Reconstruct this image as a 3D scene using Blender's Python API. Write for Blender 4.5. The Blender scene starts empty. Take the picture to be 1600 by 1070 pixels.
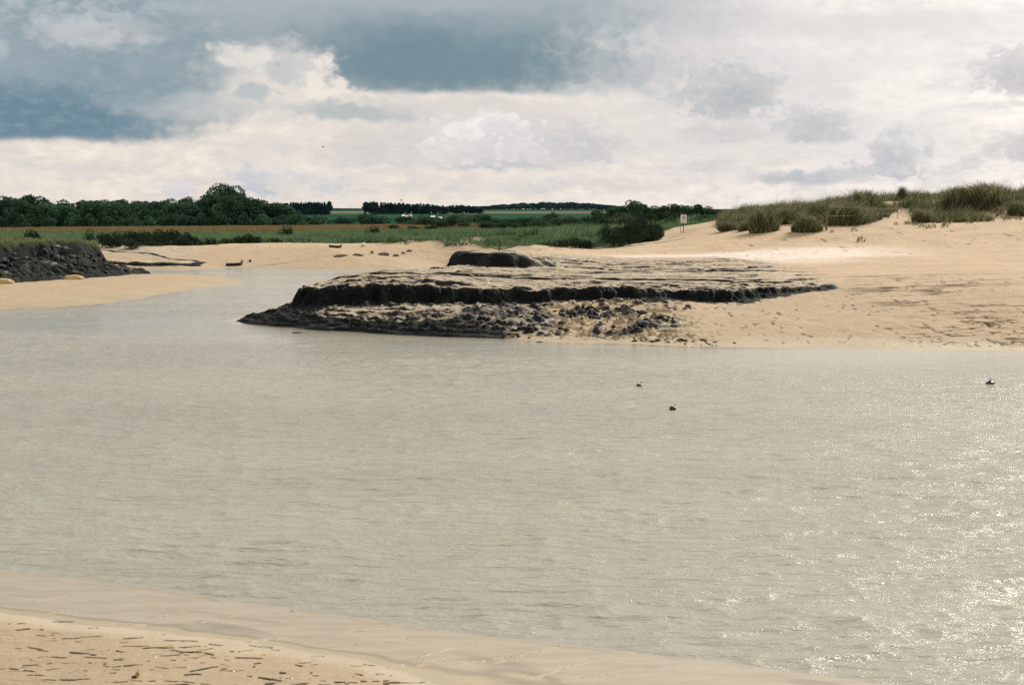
import bpy, math, random
import numpy as np
random.seed(7); RNG = np.random.default_rng(7)
D = bpy.data; SC = bpy.context.scene; COL = SC.collection
R = math.radians
# ------------------------------------------------------------------ camera
CAM_H = 5.0; F = 2222.0; HOR = 338.0
PITCH = math.atan((535-HOR)/F)
cam = D.cameras.new('camera'); cam.lens = 50; cam.sensor_width = 36
cam.clip_start = 0.1; cam.clip_end = 12000
camo = D.objects.new('camera', cam); COL.objects.link(camo)
camo.location = (0, 0, CAM_H); camo.rotation_euler = (math.pi/2-PITCH, 0, 0)
SC.camera = camo
# ------------------------------------------------------------------ exposure / light
SC.view_settings.view_transform = 'Standard'; SC.view_settings.look = 'None'
SC.view_settings.gamma = 1; SC.view_settings.exposure = 0.0
SC.cycles.use_denoising = False; SC.cycles.max_bounces = 6; SC.cycles.transparent_max_bounces = 12
SC.cycles.sample_clamp_indirect = 4; SC.cycles.sample_clamp_direct = 14
SUN_AZ = 39.0; SUN_EL = 38.0
sun = D.lights.new('sun', 'SUN'); sun.energy = 4.6; sun.angle = R(0.55); sun.color = (1, .93, .82)
suno = D.objects.new('sun', sun); COL.objects.link(suno)
suno.rotation_euler = (R(90-SUN_EL), 0, R(180-SUN_AZ))

# ------------------------------------------------------------------ node helper
class S:
    """a socket or number inside a node tree, with arithmetic"""
    def __init__(s, nt, v): s.nt = nt; s.v = v
    def _m(s, op, *a):
        n = s.nt.nodes.new('ShaderNodeMath'); n.operation = op
        for i, x in enumerate((s,)+a):
            x = x.v if isinstance(x, S) else x
            if isinstance(x, (int, float)): n.inputs[i].default_value = x
            else: s.nt.links.new(x, n.inputs[i])
        return S(s.nt, n.outputs[0])
    def __add__(s, o): return s._m('ADD', o)
    __radd__ = __add__
    def __mul__(s, o): return s._m('MULTIPLY', o)
    __rmul__ = __mul__
    def __sub__(s, o): return s._m('SUBTRACT', o)
    def __rsub__(s, o): return (s*-1)+o
    def __truediv__(s, o): return s._m('DIVIDE', o)
    def pw(s, o): return s._m('POWER', o)
    def mx(s, o): return s._m('MAXIMUM', o)
    def mn(s, o): return s._m('MINIMUM', o)
    def ab(s): return s._m('ABSOLUTE')
    def ss(s, a, b, lo=0.0, hi=1.0, kind='SMOOTHSTEP'):
        n = s.nt.nodes.new('ShaderNodeMapRange'); n.interpolation_type = kind
        s.nt.links.new(s.v, n.inputs[0])
        n.inputs[1].default_value = a; n.inputs[2].default_value = b
        n.inputs[3].default_value = lo; n.inputs[4].default_value = hi
        return S(s.nt, n.outputs[0])
class NT:
    def __init__(s, nt): s.nt = nt; nt.nodes.clear()
    def new(s, t, **k):
        n = s.nt.nodes.new('ShaderNode'+t)
        for a, b in k.items(): setattr(n, a, b)
        return n
    def link(s, a, b): s.nt.links.new(a.v if isinstance(a, S) else a, b)
    def S(s, sock): return S(s.nt, sock)
    def put(s, inp, v):
        if isinstance(v, S): v = v.v
        if isinstance(v, (int, float)): inp.default_value = v
        elif isinstance(v, tuple): inp.default_value = v if len(v) == len(inp.default_value) else v+(1,)
        else: s.nt.links.new(v, inp)
    def vec(s, x, y, z=0.0):
        n = s.new('CombineXYZ')
        for i, q in enumerate((x, y, z)): s.put(n.inputs[i], q)
        return n.outputs[0]
    def sep(s, v):
        n = s.new('SeparateXYZ'); s.put(n.inputs[0], v); return [s.S(o) for o in n.outputs]
    def noise(s, v, scale=1, detail=4, rough=.5, dist=0, color=False, ntype='FBM', lac=2.0):
        n = s.new('TexNoise'); n.noise_type = ntype; s.put(n.inputs['Vector'], v)
        n.inputs['Scale'].default_value = scale; n.inputs['Detail'].default_value = detail
        n.inputs['Roughness'].default_value = rough; n.inputs['Distortion'].default_value = dist
        n.inputs['Lacunarity'].default_value = lac
        return n.outputs['Color'] if color else s.S(n.outputs['Fac'])
    def voronoi(s, v, scale=1, feature='F1', smooth=1.0, rnd=1.0):
        n = s.new('TexVoronoi'); n.feature = feature; s.put(n.inputs['Vector'], v)
        n.inputs['Scale'].default_value = scale; n.inputs['Randomness'].default_value = rnd
        return s.S(n.outputs['Distance'])
    def map(s, v, scale=(1,1,1), loc=(0,0,0), rot=(0,0,0)):
        n = s.new('Mapping'); s.put(n.inputs[0], v); n.inputs[1].default_value = loc
        n.inputs[2].default_value = rot; n.inputs[3].default_value = scale; return n.outputs[0]
    def mix(s, f, a, b, mode='MIX'):
        n = s.new('Mix', data_type='RGBA', blend_type=mode); s.put(n.inputs[0], f)
        s.put(n.inputs[6], a); s.put(n.inputs[7], b); return n.outputs[2]
    def attr(s, name):
        n = s.new('Attribute'); n.attribute_name = name; return s.S(n.outputs['Fac'])
    def bump(s, h, strength=1, dist=1, normal=None):
        n = s.new('Bump'); n.inputs['Strength'].default_value = strength; n.inputs['Distance'].default_value = dist
        s.put(n.inputs['Height'], h)
        if normal is not None: s.link(normal, n.inputs['Normal'])
        return n.outputs[0]
def lin(r, g, b):
    f = lambda c: (c/255/12.92) if c/255 <= .04045 else ((c/255+.055)/1.055)**2.4
    return (f(r), f(g), f(b))
def material(name):
    m = D.materials.new(name); m.use_nodes = True; t = NT(m.node_tree)
    out = t.new('OutputMaterial'); b = t.new('BsdfPrincipled'); t.link(b.outputs[0], out.inputs[0])
    return m, t, b, out

# ------------------------------------------------------------------ world: sky with broken cloud
w = D.worlds.new('World'); SC.world = w; w.use_nodes = True
t = NT(w.node_tree)
wo = t.new('OutputWorld'); bg = t.new('Background'); t.link(bg.outputs[0], wo.inputs[0])
SKY_STR = 0.1; bg.inputs[1].default_value = SKY_STR
sky = t.new('TexSky'); sky.sky_type = 'NISHITA'; sky.sun_disc = False
sky.sun_elevation = R(SUN_EL); sky.sun_rotation = R(SUN_AZ); sky.air_density = 1.0; sky.dust_density = 2.0
tc = t.new('TexCoord'); X, Y, Z = t.sep(tc.outputs['Generated'])
az = S(t.nt, X.v)._m('ARCTAN2', Y)
el = Z._m('ARCSINE')
U0 = az*2222.0+800.0               # azimuth and elevation in units of 1/2222 radian
V0 = 338.0-el*2222.0
K = 1/100.0
p0 = t.vec(U0*K, V0*K*1.5)
big = t.noise(p0, 0.55, 3, .5, color=True); bx_, by_, _ = t.sep(big)
fin = t.noise(p0, 1.9, 9, .58, color=True); fx_, fy_, _ = t.sep(fin)
bil = t.voronoi(t.vec((U0+fx_*40)*K, (V0+fy_*30)*K*1.3), 4.2)
bil2 = t.voronoi(t.vec((U0+fx_*30)*K, (V0+fy_*30)*K*1.3), 9.0)
puff = (bil*0.62+bil2*0.38)        # cauliflower edge
U = U0+(bx_-.5)*60+(fx_-.5)*110
V = V0+(by_-.5)*30+(fy_-.5)*60
soft = t.noise(t.vec(U0*K, V0*K*3.6), 0.9, 6, .6)       # long flat streaks
fine = t.noise(t.vec(U0*K, V0*K*1.7), 3.2, 7, .6)
rel = t.noise(t.vec((U0+fx_*46)*K, (V0+fy_*30)*K*1.6), 1.05, 8, .56)-t.noise(t.vec((U0+fx_*46-9)*K, (V0+fy_*30+9)*K*1.6), 1.05, 8, .56)
rel2 = t.noise(t.vec((U0+fx_*20)*K, (V0+fy_*20)*K*2.1), 3.4, 6, .6)-t.noise(t.vec((U0+fx_*20-3)*K, (V0+fy_*20+4)*K*2.1), 3.4, 6, .6)
lowband = V0.ss(90, 250)
grain = t.noise(t.vec(U0*K, V0*K), 40, 2, .7)
def blob(cu, cv, ru, rv, s=.35, pf=0.0, flat=None):
    a = (U-cu)/ru; b = (V-cv)/rv
    d = (a*a+b*b).pw(.5)
    if pf: d = d+(puff-.38)*pf
    f = d.ss(1+s, 1-s)
    if flat is not None:           # a flat cloud base at elevation row `flat`
        f = f*((V0+(fy_-.5)*18).ss(flat+flat_s, flat-flat_s))
    return f
flat_s = 7
# bright veil: cream at the horizon, whiter toward the sun
base = t.mix(U0.ss(500, 1500), lin(233,223,212), lin(242,236,230))
base = t.mix(V0.ss(60, -500), base, lin(212,208,204))
base = t.mix(soft.ss(.46, .66)*.50, base, lin(205,202,202))
base = t.mix(fine.ss(.50, .70)*.50, base, lin(212,206,204))
base = t.mix((fine.ss(.52, .36)*soft.ss(.55,.35))*.5, base, lin(249,244,236))
col = base
def lay(f, c, k=1.0):
    global col
    col = t.mix(f*k, col, lin(*c))
def cumulus(cu, cv, ru, rv, flat, lit, grey, s=.30, pf=.85, k=.70, sh=.30):
    halo = tuple(c-8 for c in lit)
    lay(blob(cu, cv+rv*.1, ru*1.5, rv*1.35, .6, pf*.6, flat), tuple(min(c, 222)-2 for c in grey) if lit[0] > 236 else halo, .5)
    body = blob(cu, cv, ru, rv, .13, pf*1.25, flat)
    lay(body, lit, k)
    lay(body*blob(cu+ru*.10, cv+rv*sh, ru*.90, rv*.80, .55, pf*1.6, None), grey, k)
    lay(body*(puff+(fine-.5)*.8).ss(.36, .56), tuple(c-12 for c in grey), .35)
for a in [
    ((1010, 42, 230, 34, .7, 0, None), (206,203,203), .8), ((1370, 58, 200, 26, .7, 0, None), (212,208,207), .8),
    ((930, 128, 140, 34, .5, .3, 152), (198,198,199), .8), ((860, 134, 60, 14, .5, .3, None), (244,238,230), .9),
    ((1180, 238, 160, 24, .5, .5, 255), (218,213,212), .7), ((1265, 278, 95, 13, .5, .3, 289), (166,176,188), .9),
    ((1450, 205, 60, 22, .6, .4, None), (224,220,218), .7), ((760, 220, 230, 62, .6, .6, 272), (216,209,206), .75), ((1180, 150, 260, 110, .8, .5, None), (222,217,215), .5), ((780, 262, 80, 8, .5, .2, None), (178,187,193), .85),
    ((960, 290, 140, 10, .6, .4, None), (214,208,206), .7), ((640, 286, 90, 10, .6, .4, None), (216,210,207), .6), ((120, 268, 150, 8, .7, .3, None), (216,210,208), .6), ((1300, 110, 180, 22, .7, .4, None), (222,218,216), .6), ((1040, 90, 130, 40, .6, .4, None), (205,203,204), .7), ((990, 225, 120, 30, .6, .5, 250), (224,218,216), .6)]:
    lay(blob(*a[0]), a[1], a[2])
for a in [
    (1135, 152, 88, 56, 198, (214,211,212), (168,176,182)), (1130, 212, 95, 22, 228, (226,221,219), (206,202,203)),
    (1255, 200, 66, 42, 228, (226,222,221), (182,185,190)), (1375, 248, 66, 46, 289, (224,221,222), (178,184,193)),
    (1560, 135, 80, 44, 160, (220,216,216), (178,178,184)), (1560, 238, 55, 24, 257, (224,221,220), (188,189,194)),
    (590, 228, 105, 44, 262, (226,219,213), (212,207,205)), (905, 226, 80, 38, 259, (222,217,216), (198,197,201)),
    (750, 216, 84, 46, 264, (250,244,240), (214,210,212)), (700, 238, 50, 26, 262, (238,230,226), (214,209,210)),
    (812, 236, 46, 24, 260, (241,233,230), (208,205,209)), (735, 200, 34, 22, None, (248,242,238), (232,226,224)),
    (402, 286, 36, 28, None, (214,215,219), (190,196,205)), (520, 290, 42, 16, None, (226,222,221), (206,207,210)),
    (455, 276, 36, 16, None, (232,226,222), (216,212,212)), (296, 296, 26, 10, None, (222,218,218), (212,211,214)),
    (1480, 262, 50, 18, 284, (228,224,222), (208,207,210)), (1100, 268, 60, 18, 290, (230,225,222), (210,207,209)), (850, 288, 46, 14, None, (232,226,223), (214,210,210))]:
    cumulus(*a)
mot = (bil*.22+bil2*.15)+.18+(soft-.5)*1.1+(fine-.5)*.9
bnd = V0.ss(40, 150)*V0.ss(420, 300)
lay(mot.ss(.30, .62)*bnd, (206,203,204), .22)
lay(mot.ss(.24, .08)*bnd, (248,242,237), .15)
# heavy slabs top left and top centre
dark1 = blob(90, 70, 330, 185, .22, .35, 222)
lay(dark1, (140,157,166), .97)
lay(blob(60, 198, 230, 50, .55, .1, 226), (94,128,147), .9)
lay(blob(300, 110, 60, 50, .7, .3, None), (138,155,163), .7)
lay(blob(175, 70, 90, 26, .5, .9, None), (206,205,205), .75)
lay(blob(20, 95, 40, 20, .6, .8, None), (190,196,199), .6)
lay(blob(330, 172, 130, 24, .5, .5, 195), (186,190,192), .75)
lay(blob(880, 16, 230, 60, .6, .4, None), (172,179,183), .85)
lay(blob(930, 116, 130, 36, .5, .7, 154), (182,186,189), .85)
lay(blob(620, 30, 330, 130, .34, .35, 148), (146,160,167), .97)
lay(blob(690, 104, 230, 56, .6, .25, 149), (104,131,143), .92)
lay(blob(420, 20, 120, 40, .7, .4, None), (166,176,182), .7)
lay(blob(640, 8, 260, 16, .7, .2, None), (172,180,186), .6)
lay(blob(425, 125, 105, 46, .5, .8, None), (206,203,201), .85)
lay(blob(440, 140, 90, 36, .4, .8, None), (226,218,210), .8)
lay(blob(395, 100, 56, 18, .4, .9, None), (232,225,217), .8)
lay(blob(505, 140, 34, 44, .4, .8, None), (238,228,216), .85)
lay(blob(455, 118, 30, 14, .5, .7, None), (184,190,193), .7)
lay(blob(412, 152, 34, 20, .3, .8, None), (176,184,188), .8)
lay(blob(560, 176, 100, 20, .4, .6, 192), (172,181,184), .85)
lay(blob(720, 170, 110, 12, .6, .3, None), (214,208,204), .7)
lay(blob(-250, -420, 900, 330, .6, .2, None), (150,160,164), .9)  # cloud mostly out of view, added to darken and cool the left water
lay(blob(120, 30, 200, 34, .6, .8, None)*fine.ss(.4, .6), (188,194,198), .55)
lay(blob(240, 120, 120, 60, .7, .6, None)*soft.ss(.4, .6), (124,146,158), .6)
lay(fine.ss(.45,.75)*dark1, (176,186,192), .35)
# colour -> radiance at the sky strength
scl = t.new('VectorMath', operation='SCALE'); warm = t.mix(V0.ss(-60, -420)*.25, col, lin(208,204,198)); t.put(scl.inputs[0], warm)
glare = ((U0-2250)*(U0-2250)+(V0+1050)*(V0+1050)).pw(.5).ss(1750, 150)
gr = (grain-.5)*.02+1.0+rel*.10+rel2*(lowband*.12+.04)+glare*.6+V0.ss(-80, -600)*U0.ss(0, 1300, .12, .55)  # glare and sky above the view, added to brighten the water's reflection
t.put(scl.inputs['Scale'], gr*(1.06/SKY_STR))
skymix = t.mix(Z.ss(-.3, .0)*0.0+0.94, sky.outputs[0], scl.outputs[0])
t.link(skymix, bg.inputs[0])

# ------------------------------------------------------------------ numeric helpers
def pix(u, v, Yd):
    """the world point at forward distance Yd seen along image direction (u, v)"""
    u = np.asarray(u, float); v = np.asarray(v, float)
    a = (u-800)/F; b = -(v-535)/F
    dy = math.cos(PITCH)+b*math.sin(PITCH); dz = -math.sin(PITCH)+b*math.cos(PITCH)
    k = Yd/dy
    return a*k, dy*k, CAM_H+dz*k
def gz(u, v, z=0.0):
    a = (u-800)/F; b = -(v-535)/F
    dy = math.cos(PITCH)+b*math.sin(PITCH); dz = -math.sin(PITCH)+b*math.cos(PITCH)
    k = (z-CAM_H)/dz
    return (a*k, dy*k)
def ss(x, a, b):
    q = np.clip((x-a)/(b-a), 0, 1); return q*q*(3-2*q)
def vnoise(x, y, seed=0):
    xi = np.floor(x).astype(np.int64); yi = np.floor(y).astype(np.int64)
    xf = x-xi; yf = y-yi
    def h(i, j):
        n = (i*374761393+j*668265263+seed*1442695041) & 0xffffffff
        n = ((n ^ (n >> 13))*1274126177) & 0xffffffff
        n = (n ^ (n >> 16)); n = (n*2246822519) & 0xffffffff
        return ((n ^ (n >> 15)) & 0xffffff)/float(0xffffff)
    u_ = xf*xf*xf*(xf*(xf*6-15)+10); v_ = yf*yf*yf*(yf*(yf*6-15)+10)
    a = h(xi, yi); b = h(xi+1, yi); c = h(xi, yi+1); d = h(xi+1, yi+1)
    return (a*(1-u_)+b*u_)*(1-v_)+(c*(1-u_)+d*u_)*v_
def fbm(x, y, sc=1.0, o=4, seed=0, g=.5, sy=None):
    sy = sc if sy is None else sy
    s = 0; a = 1; n = 0; x = x*sc; y = y*sy
    for k in range(o):
        s = s+a*(vnoise(x, y, seed+k*17)*2-1); n += a; a *= g
        x, y = (x*1.6+y*1.2)+11.3, (-x*1.2+y*1.6)+7.7
    return s/n
def fbms(x, y, sx, sy, o=4, seed=0, g=.5):
    """stretched noise: the octaves keep the stretch"""
    s = 0; a = 1; n = 0
    for k in range(o):
        s = s+a*(vnoise(x*sx+k*5.3, y*sy+k*3.1, seed+k*17)*2-1); n += a; a *= g; sx *= 2; sy *= 2
    return s/n
def sdist(px, py, poly):
    """signed distance, positive inside"""
    P = np.array(poly, float); Q = np.roll(P, -1, 0)
    best = np.full(px.shape, 1e18); inside = np.zeros(px.shape, bool)
    for (x0, y0), (x1, y1) in zip(P, Q):
        dx, dy = x1-x0, y1-y0
        tt = np.clip(((px-x0)*dx+(py-y0)*dy)/(dx*dx+dy*dy), 0, 1)
        d2 = (px-x0-tt*dx)**2+(py-y0-tt*dy)**2
        best = np.minimum(best, d2)
        if y0 != y1:
            c = ((y0 > py) != (y1 > py)) & (px < (x1-x0)*(py-y0)/(y1-y0)+x0)
            inside ^= c
    d = np.sqrt(best); return np.where(inside, d, -d)

# ------------------------------------------------------------------ the lie of the land
front = [gz(u, v) for u, v in [(1600,549),(1500,547),(1400,546),(1250,544),(1150,543),(1050,540),(980,537),(900,535),
         (850,533),(780,530),(700,527),(620,523),(560,520),(500,516),(450,512),(400,507.5),(371,503)]]
LAND_A = [(4000,500),(400,60),(150,46),(60,50),(30,51.5)]+front+[(-13.6,69.2),(-12,72.5),(-10.6,76),(-9.4,80),(-8.2,87),(-7.4,96),
          (-6.9,108),(-6.6,125)]+[gz(u, v) for u, v in [(694,415),(670,418),(640,420),(600,421),(560,421.5),(500,421),(450,420),
          (400,418.5),(350,419),(320,421),(280,422),(230,421.5)]]+[(-40,134),(-60,136),(-90,150),(-300,200),(-4000,320),(-4000,9000),(4000,9000)]
LAND_B = [gz(u, v) for u, v in [(384,440),(350,444),(300,452.5),(262,459),(240,463),(215,467),(190,469.5),(150,476),(80,481),(0,483.5)]]+[
          (-45,74),(-60,73),(-120,78),(-400,110),(-4000,270),(-4000,290),(-300,185),(-90,142),(-60,130),(-37,127)]+[
          gz(u, v) for u, v in [(230,428.5),(270,429.5),(320,430.5),(345,434)]]
LAND_C = [(-4000,230),(-200,72),(-60,35),(-20,22)]+[gz(u, v) for u, v in [(-400,905),(-150,935),(0,958),(130,976),(260,990),(380,1004),(480,1018),(570,1034),(640,1052),(720,1072),(820,1095),(1000,1130),(1400,1200)]]+[
          (20,3),(60,-6),(300,-40),(4000,-400),(4000,-9000),(-4000,-9000)]
EDGE_C = [gz(u, v) for u, v in [(-400,840),(-150,870),(0,892),(75,899),(150,911),(250,921),(350,939),(450,952),(520,963),(650,981),(780,997),(900,1010),(1000,1024),(1120,1036),(1300,1060),(1500,1085),(1800,1130)]]
_ex = [p[0] for p in EDGE_C]; _ey = [p[1] for p in EDGE_C]
_rd = np.random.default_rng(77); DASH = []
def add_dash(u, v, lpx, w, dp, tilt=None):
    x, y = gz(u, v, .05); L_ = lpx*y/F; DASH.append((x, y, L_*_rd.uniform(.18, .55), w, dp, (_rd.normal()*.08 if tilt is None else tilt), _rd.random()*100))
for u, v, l in [(25,968,50),(50,979,60),(95,965,30),(65,988,25),(150,975,40),(130,990,50),(180,994,70),(225,988,50),(215,1004,40),(250,1007,60),(280,995,50),(300,1004,50),(290,1012,60),(330,1000,50),(320,1009,44),(330,1016,50),
        (365,1012,40),(385,1010,60),(400,1003,50),(430,1008,30),(345,1024,44),(385,1022,40),(265,1018,40),(255,1022,50),(180,1012,40),(165,1025,70),(95,1023,40),(130,1017,60),(150,1033,60),(200,1037,60),(180,1049,70),(55,1035,50),(60,1010,40),
        (220,1062,60),(240,1066,30),(300,1050,50),(320,1040,50),(360,1041,40),(395,1035,50),(400,1030,30),(345,1041,30),(370,1044,60),(310,1064,60),(355,1055,60),(400,1054,50),(420,1056,50),(440,1060,50),(465,1033,50),(480,1044,50),
        (445,1046,30),(520,1045,50),(540,1052,44),(530,1060,60),(490,1064,50),(580,1058,50),(610,1060,30),(640,1059,50),(500,1018,50),(560,1048,30),(420,1063,80),(350,1068,80),(260,1069,60),(120,1060,70),(60,1055,60),(30,1045,60),(760,1066,34),(600,1046,30)]:
    add_dash(u+_rd.uniform(-4,4), v, l*_rd.uniform(.8,1.25), _rd.uniform(.009,.019), _rd.uniform(.008,.015))
for k in range(140):
    u = _rd.uniform(-60, 620); add_dash(u, min(1085, 975+u*.09+_rd.uniform(0, 110)), _rd.uniform(6, 34), _rd.uniform(.006,.011), _rd.uniform(.004,.010))
DR = []   # film-edge rills, running up to the right
for u, v, l in [(240,945,60),(265,960,60),(350,965,70),(385,1003,90),(420,1000,80),(450,955,70),(560,985,90),(600,1003,100),(650,1035,100),(700,1015,110),(690,1036,80),(770,1030,100),(830,1020,120),(80,935,50),(100,955,50),(200,975,60),(880,1045,120),(960,1050,120),(520,1010,80)]:
    x, y = gz(u, v, .0); DR.append((x, y, l*.5*y/F, .018, .022, .16+_rd.normal()*.06, _rd.random()*100))
def stamp(x, y, items):
    o = np.zeros(x.shape)
    sel = np.where((y > 9) & (y < 23) & (np.abs(x) < 12))[0]
    if not len(sel): return o
    xs, ys = x[sel], y[sel]; os_ = np.zeros(len(sel)); order = np.argsort(xs); xo = xs[order]
    for cx, cy, L_, w_, dp, ti, sd in items:
        a = np.searchsorted(xo, cx-L_-.1); b_ = np.searchsorted(xo, cx+L_+.1); ii = order[a:b_]
        if not len(ii): continue
        X_ = xs[ii]-cx; Y_ = ys[ii]-cy; near_ = np.abs(Y_) < .6; ii = ii[near_]; X_ = X_[near_]; Y_ = Y_[near_]
        q = X_/L_; wg = fbm(X_+sd, X_*0+sd, 5.0, 3, 7)*.05
        d_ = (Y_-ti*X_*3-wg)/(w_*1.5*(.55+.45*fbm(X_+sd*2, X_*0, 11, 2, 9)+.3))
        os_[ii] = np.maximum(os_[ii], np.exp(-d_*d_)*np.clip(1-q*q, 0, 1)**.5*dp*(fbm(X_+sd, Y_*0+3, 9, 2, 5) > -.25))
    o[sel] = os_; return o
# the cliff line of the dark mud bank (plateau lies inside)
BANK = [(-10.6,69.0),(-9.1,68),(-7.6,67.7),(-6,67.2),(-3,66.8),(-.5,66.6),(1.5,66.5),(5.9,66.2),(8.4,66.4),(10.4,66.7),(12.0,68.2),(13.6,69.9),(15.6,71),
        (20,78),(60,84),(60,150),(8,130),(2,116),(-3.4,102),(-3.9,88),(-5.3,81.5),(-7.2,77.5),(-8.9,73.5),(-10.2,71.0)]
HUMP = [(-3.9,86.4),(-3.0,85.0),(-1.8,84.2),(-.3,84.1),(1.2,84.6),(3.5,87),(5.2,92),(4,97),(-1.5,98),(-2.8,93),(-3.7,90)]
CLAY = [gz(-300,462,.35), gz(-100,450,.35), gz(0,443.5,.35), gz(60,440,.35), gz(130,435.5,.32), gz(190,431,.28), gz(231,427.2,.2)]+[(-33,124.5),(-60,127),(-110,140),(-130,110)]
FARM = [(-30.2,137.6),(-32.5,137.0),(-36,137.3),(-40,138.5),(-46,140),(-46,150),(-36,145),(-31,141)]
CTRL = [(440,451,70),(500,437,72),(600,431,70),(600,428.5,74),(700,438,69),(700,421,82),(850,447,68.5),(1000,448,68),(1100,451,68),(1186,453,69),(1237,447,71),(1303,445,72),
  (760,420,84),(900,430,80),(1000,420,88),(900,410,98),(1100,410,98),(1000,395,115),(960,388,130),(1200,400,105),(1200,385,114),(1200,371,120),
  (1068,365,150),(1000,377,145),(1030,366,152),(1040,361,156),(860,383,135),(780,369,150),(780,385,120),(780,395,100),(707,372,152),(650,377,156),
  (570,381,158),(485,379,160),(370,381,160),(290,385,158),(1400,428,77),(1600,428,76),(1800,428,76),(1500,400,98),(1400,400,98),(1600,395,100),(1800,395,100),(1400,374,115),
  (1600,368,115),(1400,357,121),(1600,351,121),(1800,348,121),(1300,361,120),(1200,362,124),(1130,362,140),(100,371,190),(0,379,108),(100,377,113),(200,381,118),
  (50,373,135),(-200,380,104),(450,372,190),(700,363,200),(900,362,200),(1050,352,200),(0,356,380),(400,356,380),(800,352,400),(1100,350,400),
  (1300,346,400),(1600,345,300),(-400,356,380),(2000,345,300),(1200,354,160),(1400,348,170),(1600,342,170),(300,372,190),(600,368,190)]
cp = np.array([[*pix(u, v, y)] for u, v, y in CTRL])
cp = np.vstack([cp, [(-200,100,2.6),(-200,400,2.2),(200,100,3.2),(200,400,4),(0,700,2.6),(-300,700,2.4),(300,700,3.2),(90,60,2)]])
def tp(r2): return .5*r2*np.log(r2+1e-9)
_n = len(cp); _A = np.zeros((_n+3, _n+3))
_r2 = (cp[:,None,0]-cp[None,:,0])**2+(cp[:,None,1]-cp[None,:,1])**2
_A[:_n,:_n] = tp(_r2)+np.eye(_n)*2.0
_A[:_n,_n] = 1; _A[:_n,_n+1:] = cp[:,:2]; _A[_n,:_n] = 1; _A[_n+1:,:_n] = cp[:,:2].T
_w = np.linalg.solve(_A, np.concatenate([cp[:,2], [0,0,0]]))
_lx = np.arange(-300, 301.5, 1.0); _ly = np.arange(40, 702, 1.0)
_LX, _LY = np.meshgrid(_lx, _ly); _LS = _w[_n]+_w[_n+1]*_LX+_w[_n+2]*_LY
for i in range(_n): _LS = _LS+_w[i]*tp((_LX-cp[i,0])**2+(_LY-cp[i,1])**2)
_LS = np.clip(_LS, 1.2, 4.7)
def plateau(x, y):
    fx = np.clip(x, -299.5, 299.5)+300; fy = np.clip(y, 40, 699.5)-40
    i = np.floor(fx).astype(int); j = np.floor(fy).astype(int); a = fx-i; c = fy-j
    s = (_LS[j,i]*(1-a)+_LS[j,i+1]*a)*(1-c)+(_LS[j+1,i]*(1-a)+_LS[j+1,i+1]*a)*c
    y_ = np.clip(y, 0, 9000)
    hill = np.interp(y_, [0,600,800,1000,1200,1500,1800,2100,2600,4000,9000], [2.4,2.6,3.4,5.2,7.6,8.6,11.5,15.5,17,18,18])
    k = ss(y, 450, 750)
    return s*(1-k)+hill*k
CRX = [-5, 15, 20, 24, 27, 31, 35, 39, 43, 47, 51, 60, 90]
CRZ = [3.0, 3.2, 3.9, 4.9, 5.5, 5.5, 6.1, 6.5, 6.5, 7.1, 6.9, 6.6, 6.5]
def dunes(x, y, base):
    cr = np.interp(x, CRX, CRZ)+fbm(x, y, .12, 3, 91)*.5
    foot = 123.5+fbm(x, y, .1, 2, 92)*2.5+np.interp(x, [15,24,34,36,39,45,50,60],[6,1,1,3.5,4,1,3.5,3])
    up = ss(y, foot, foot+14); dn = 1-.45*ss(y, 142, 175)
    return np.maximum(base, base+(cr-base)*up*dn*ss(x, 14, 20)*ss(y, 420, 240))
GA, GM, GB, GC = {}, {}, {}, {}
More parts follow.
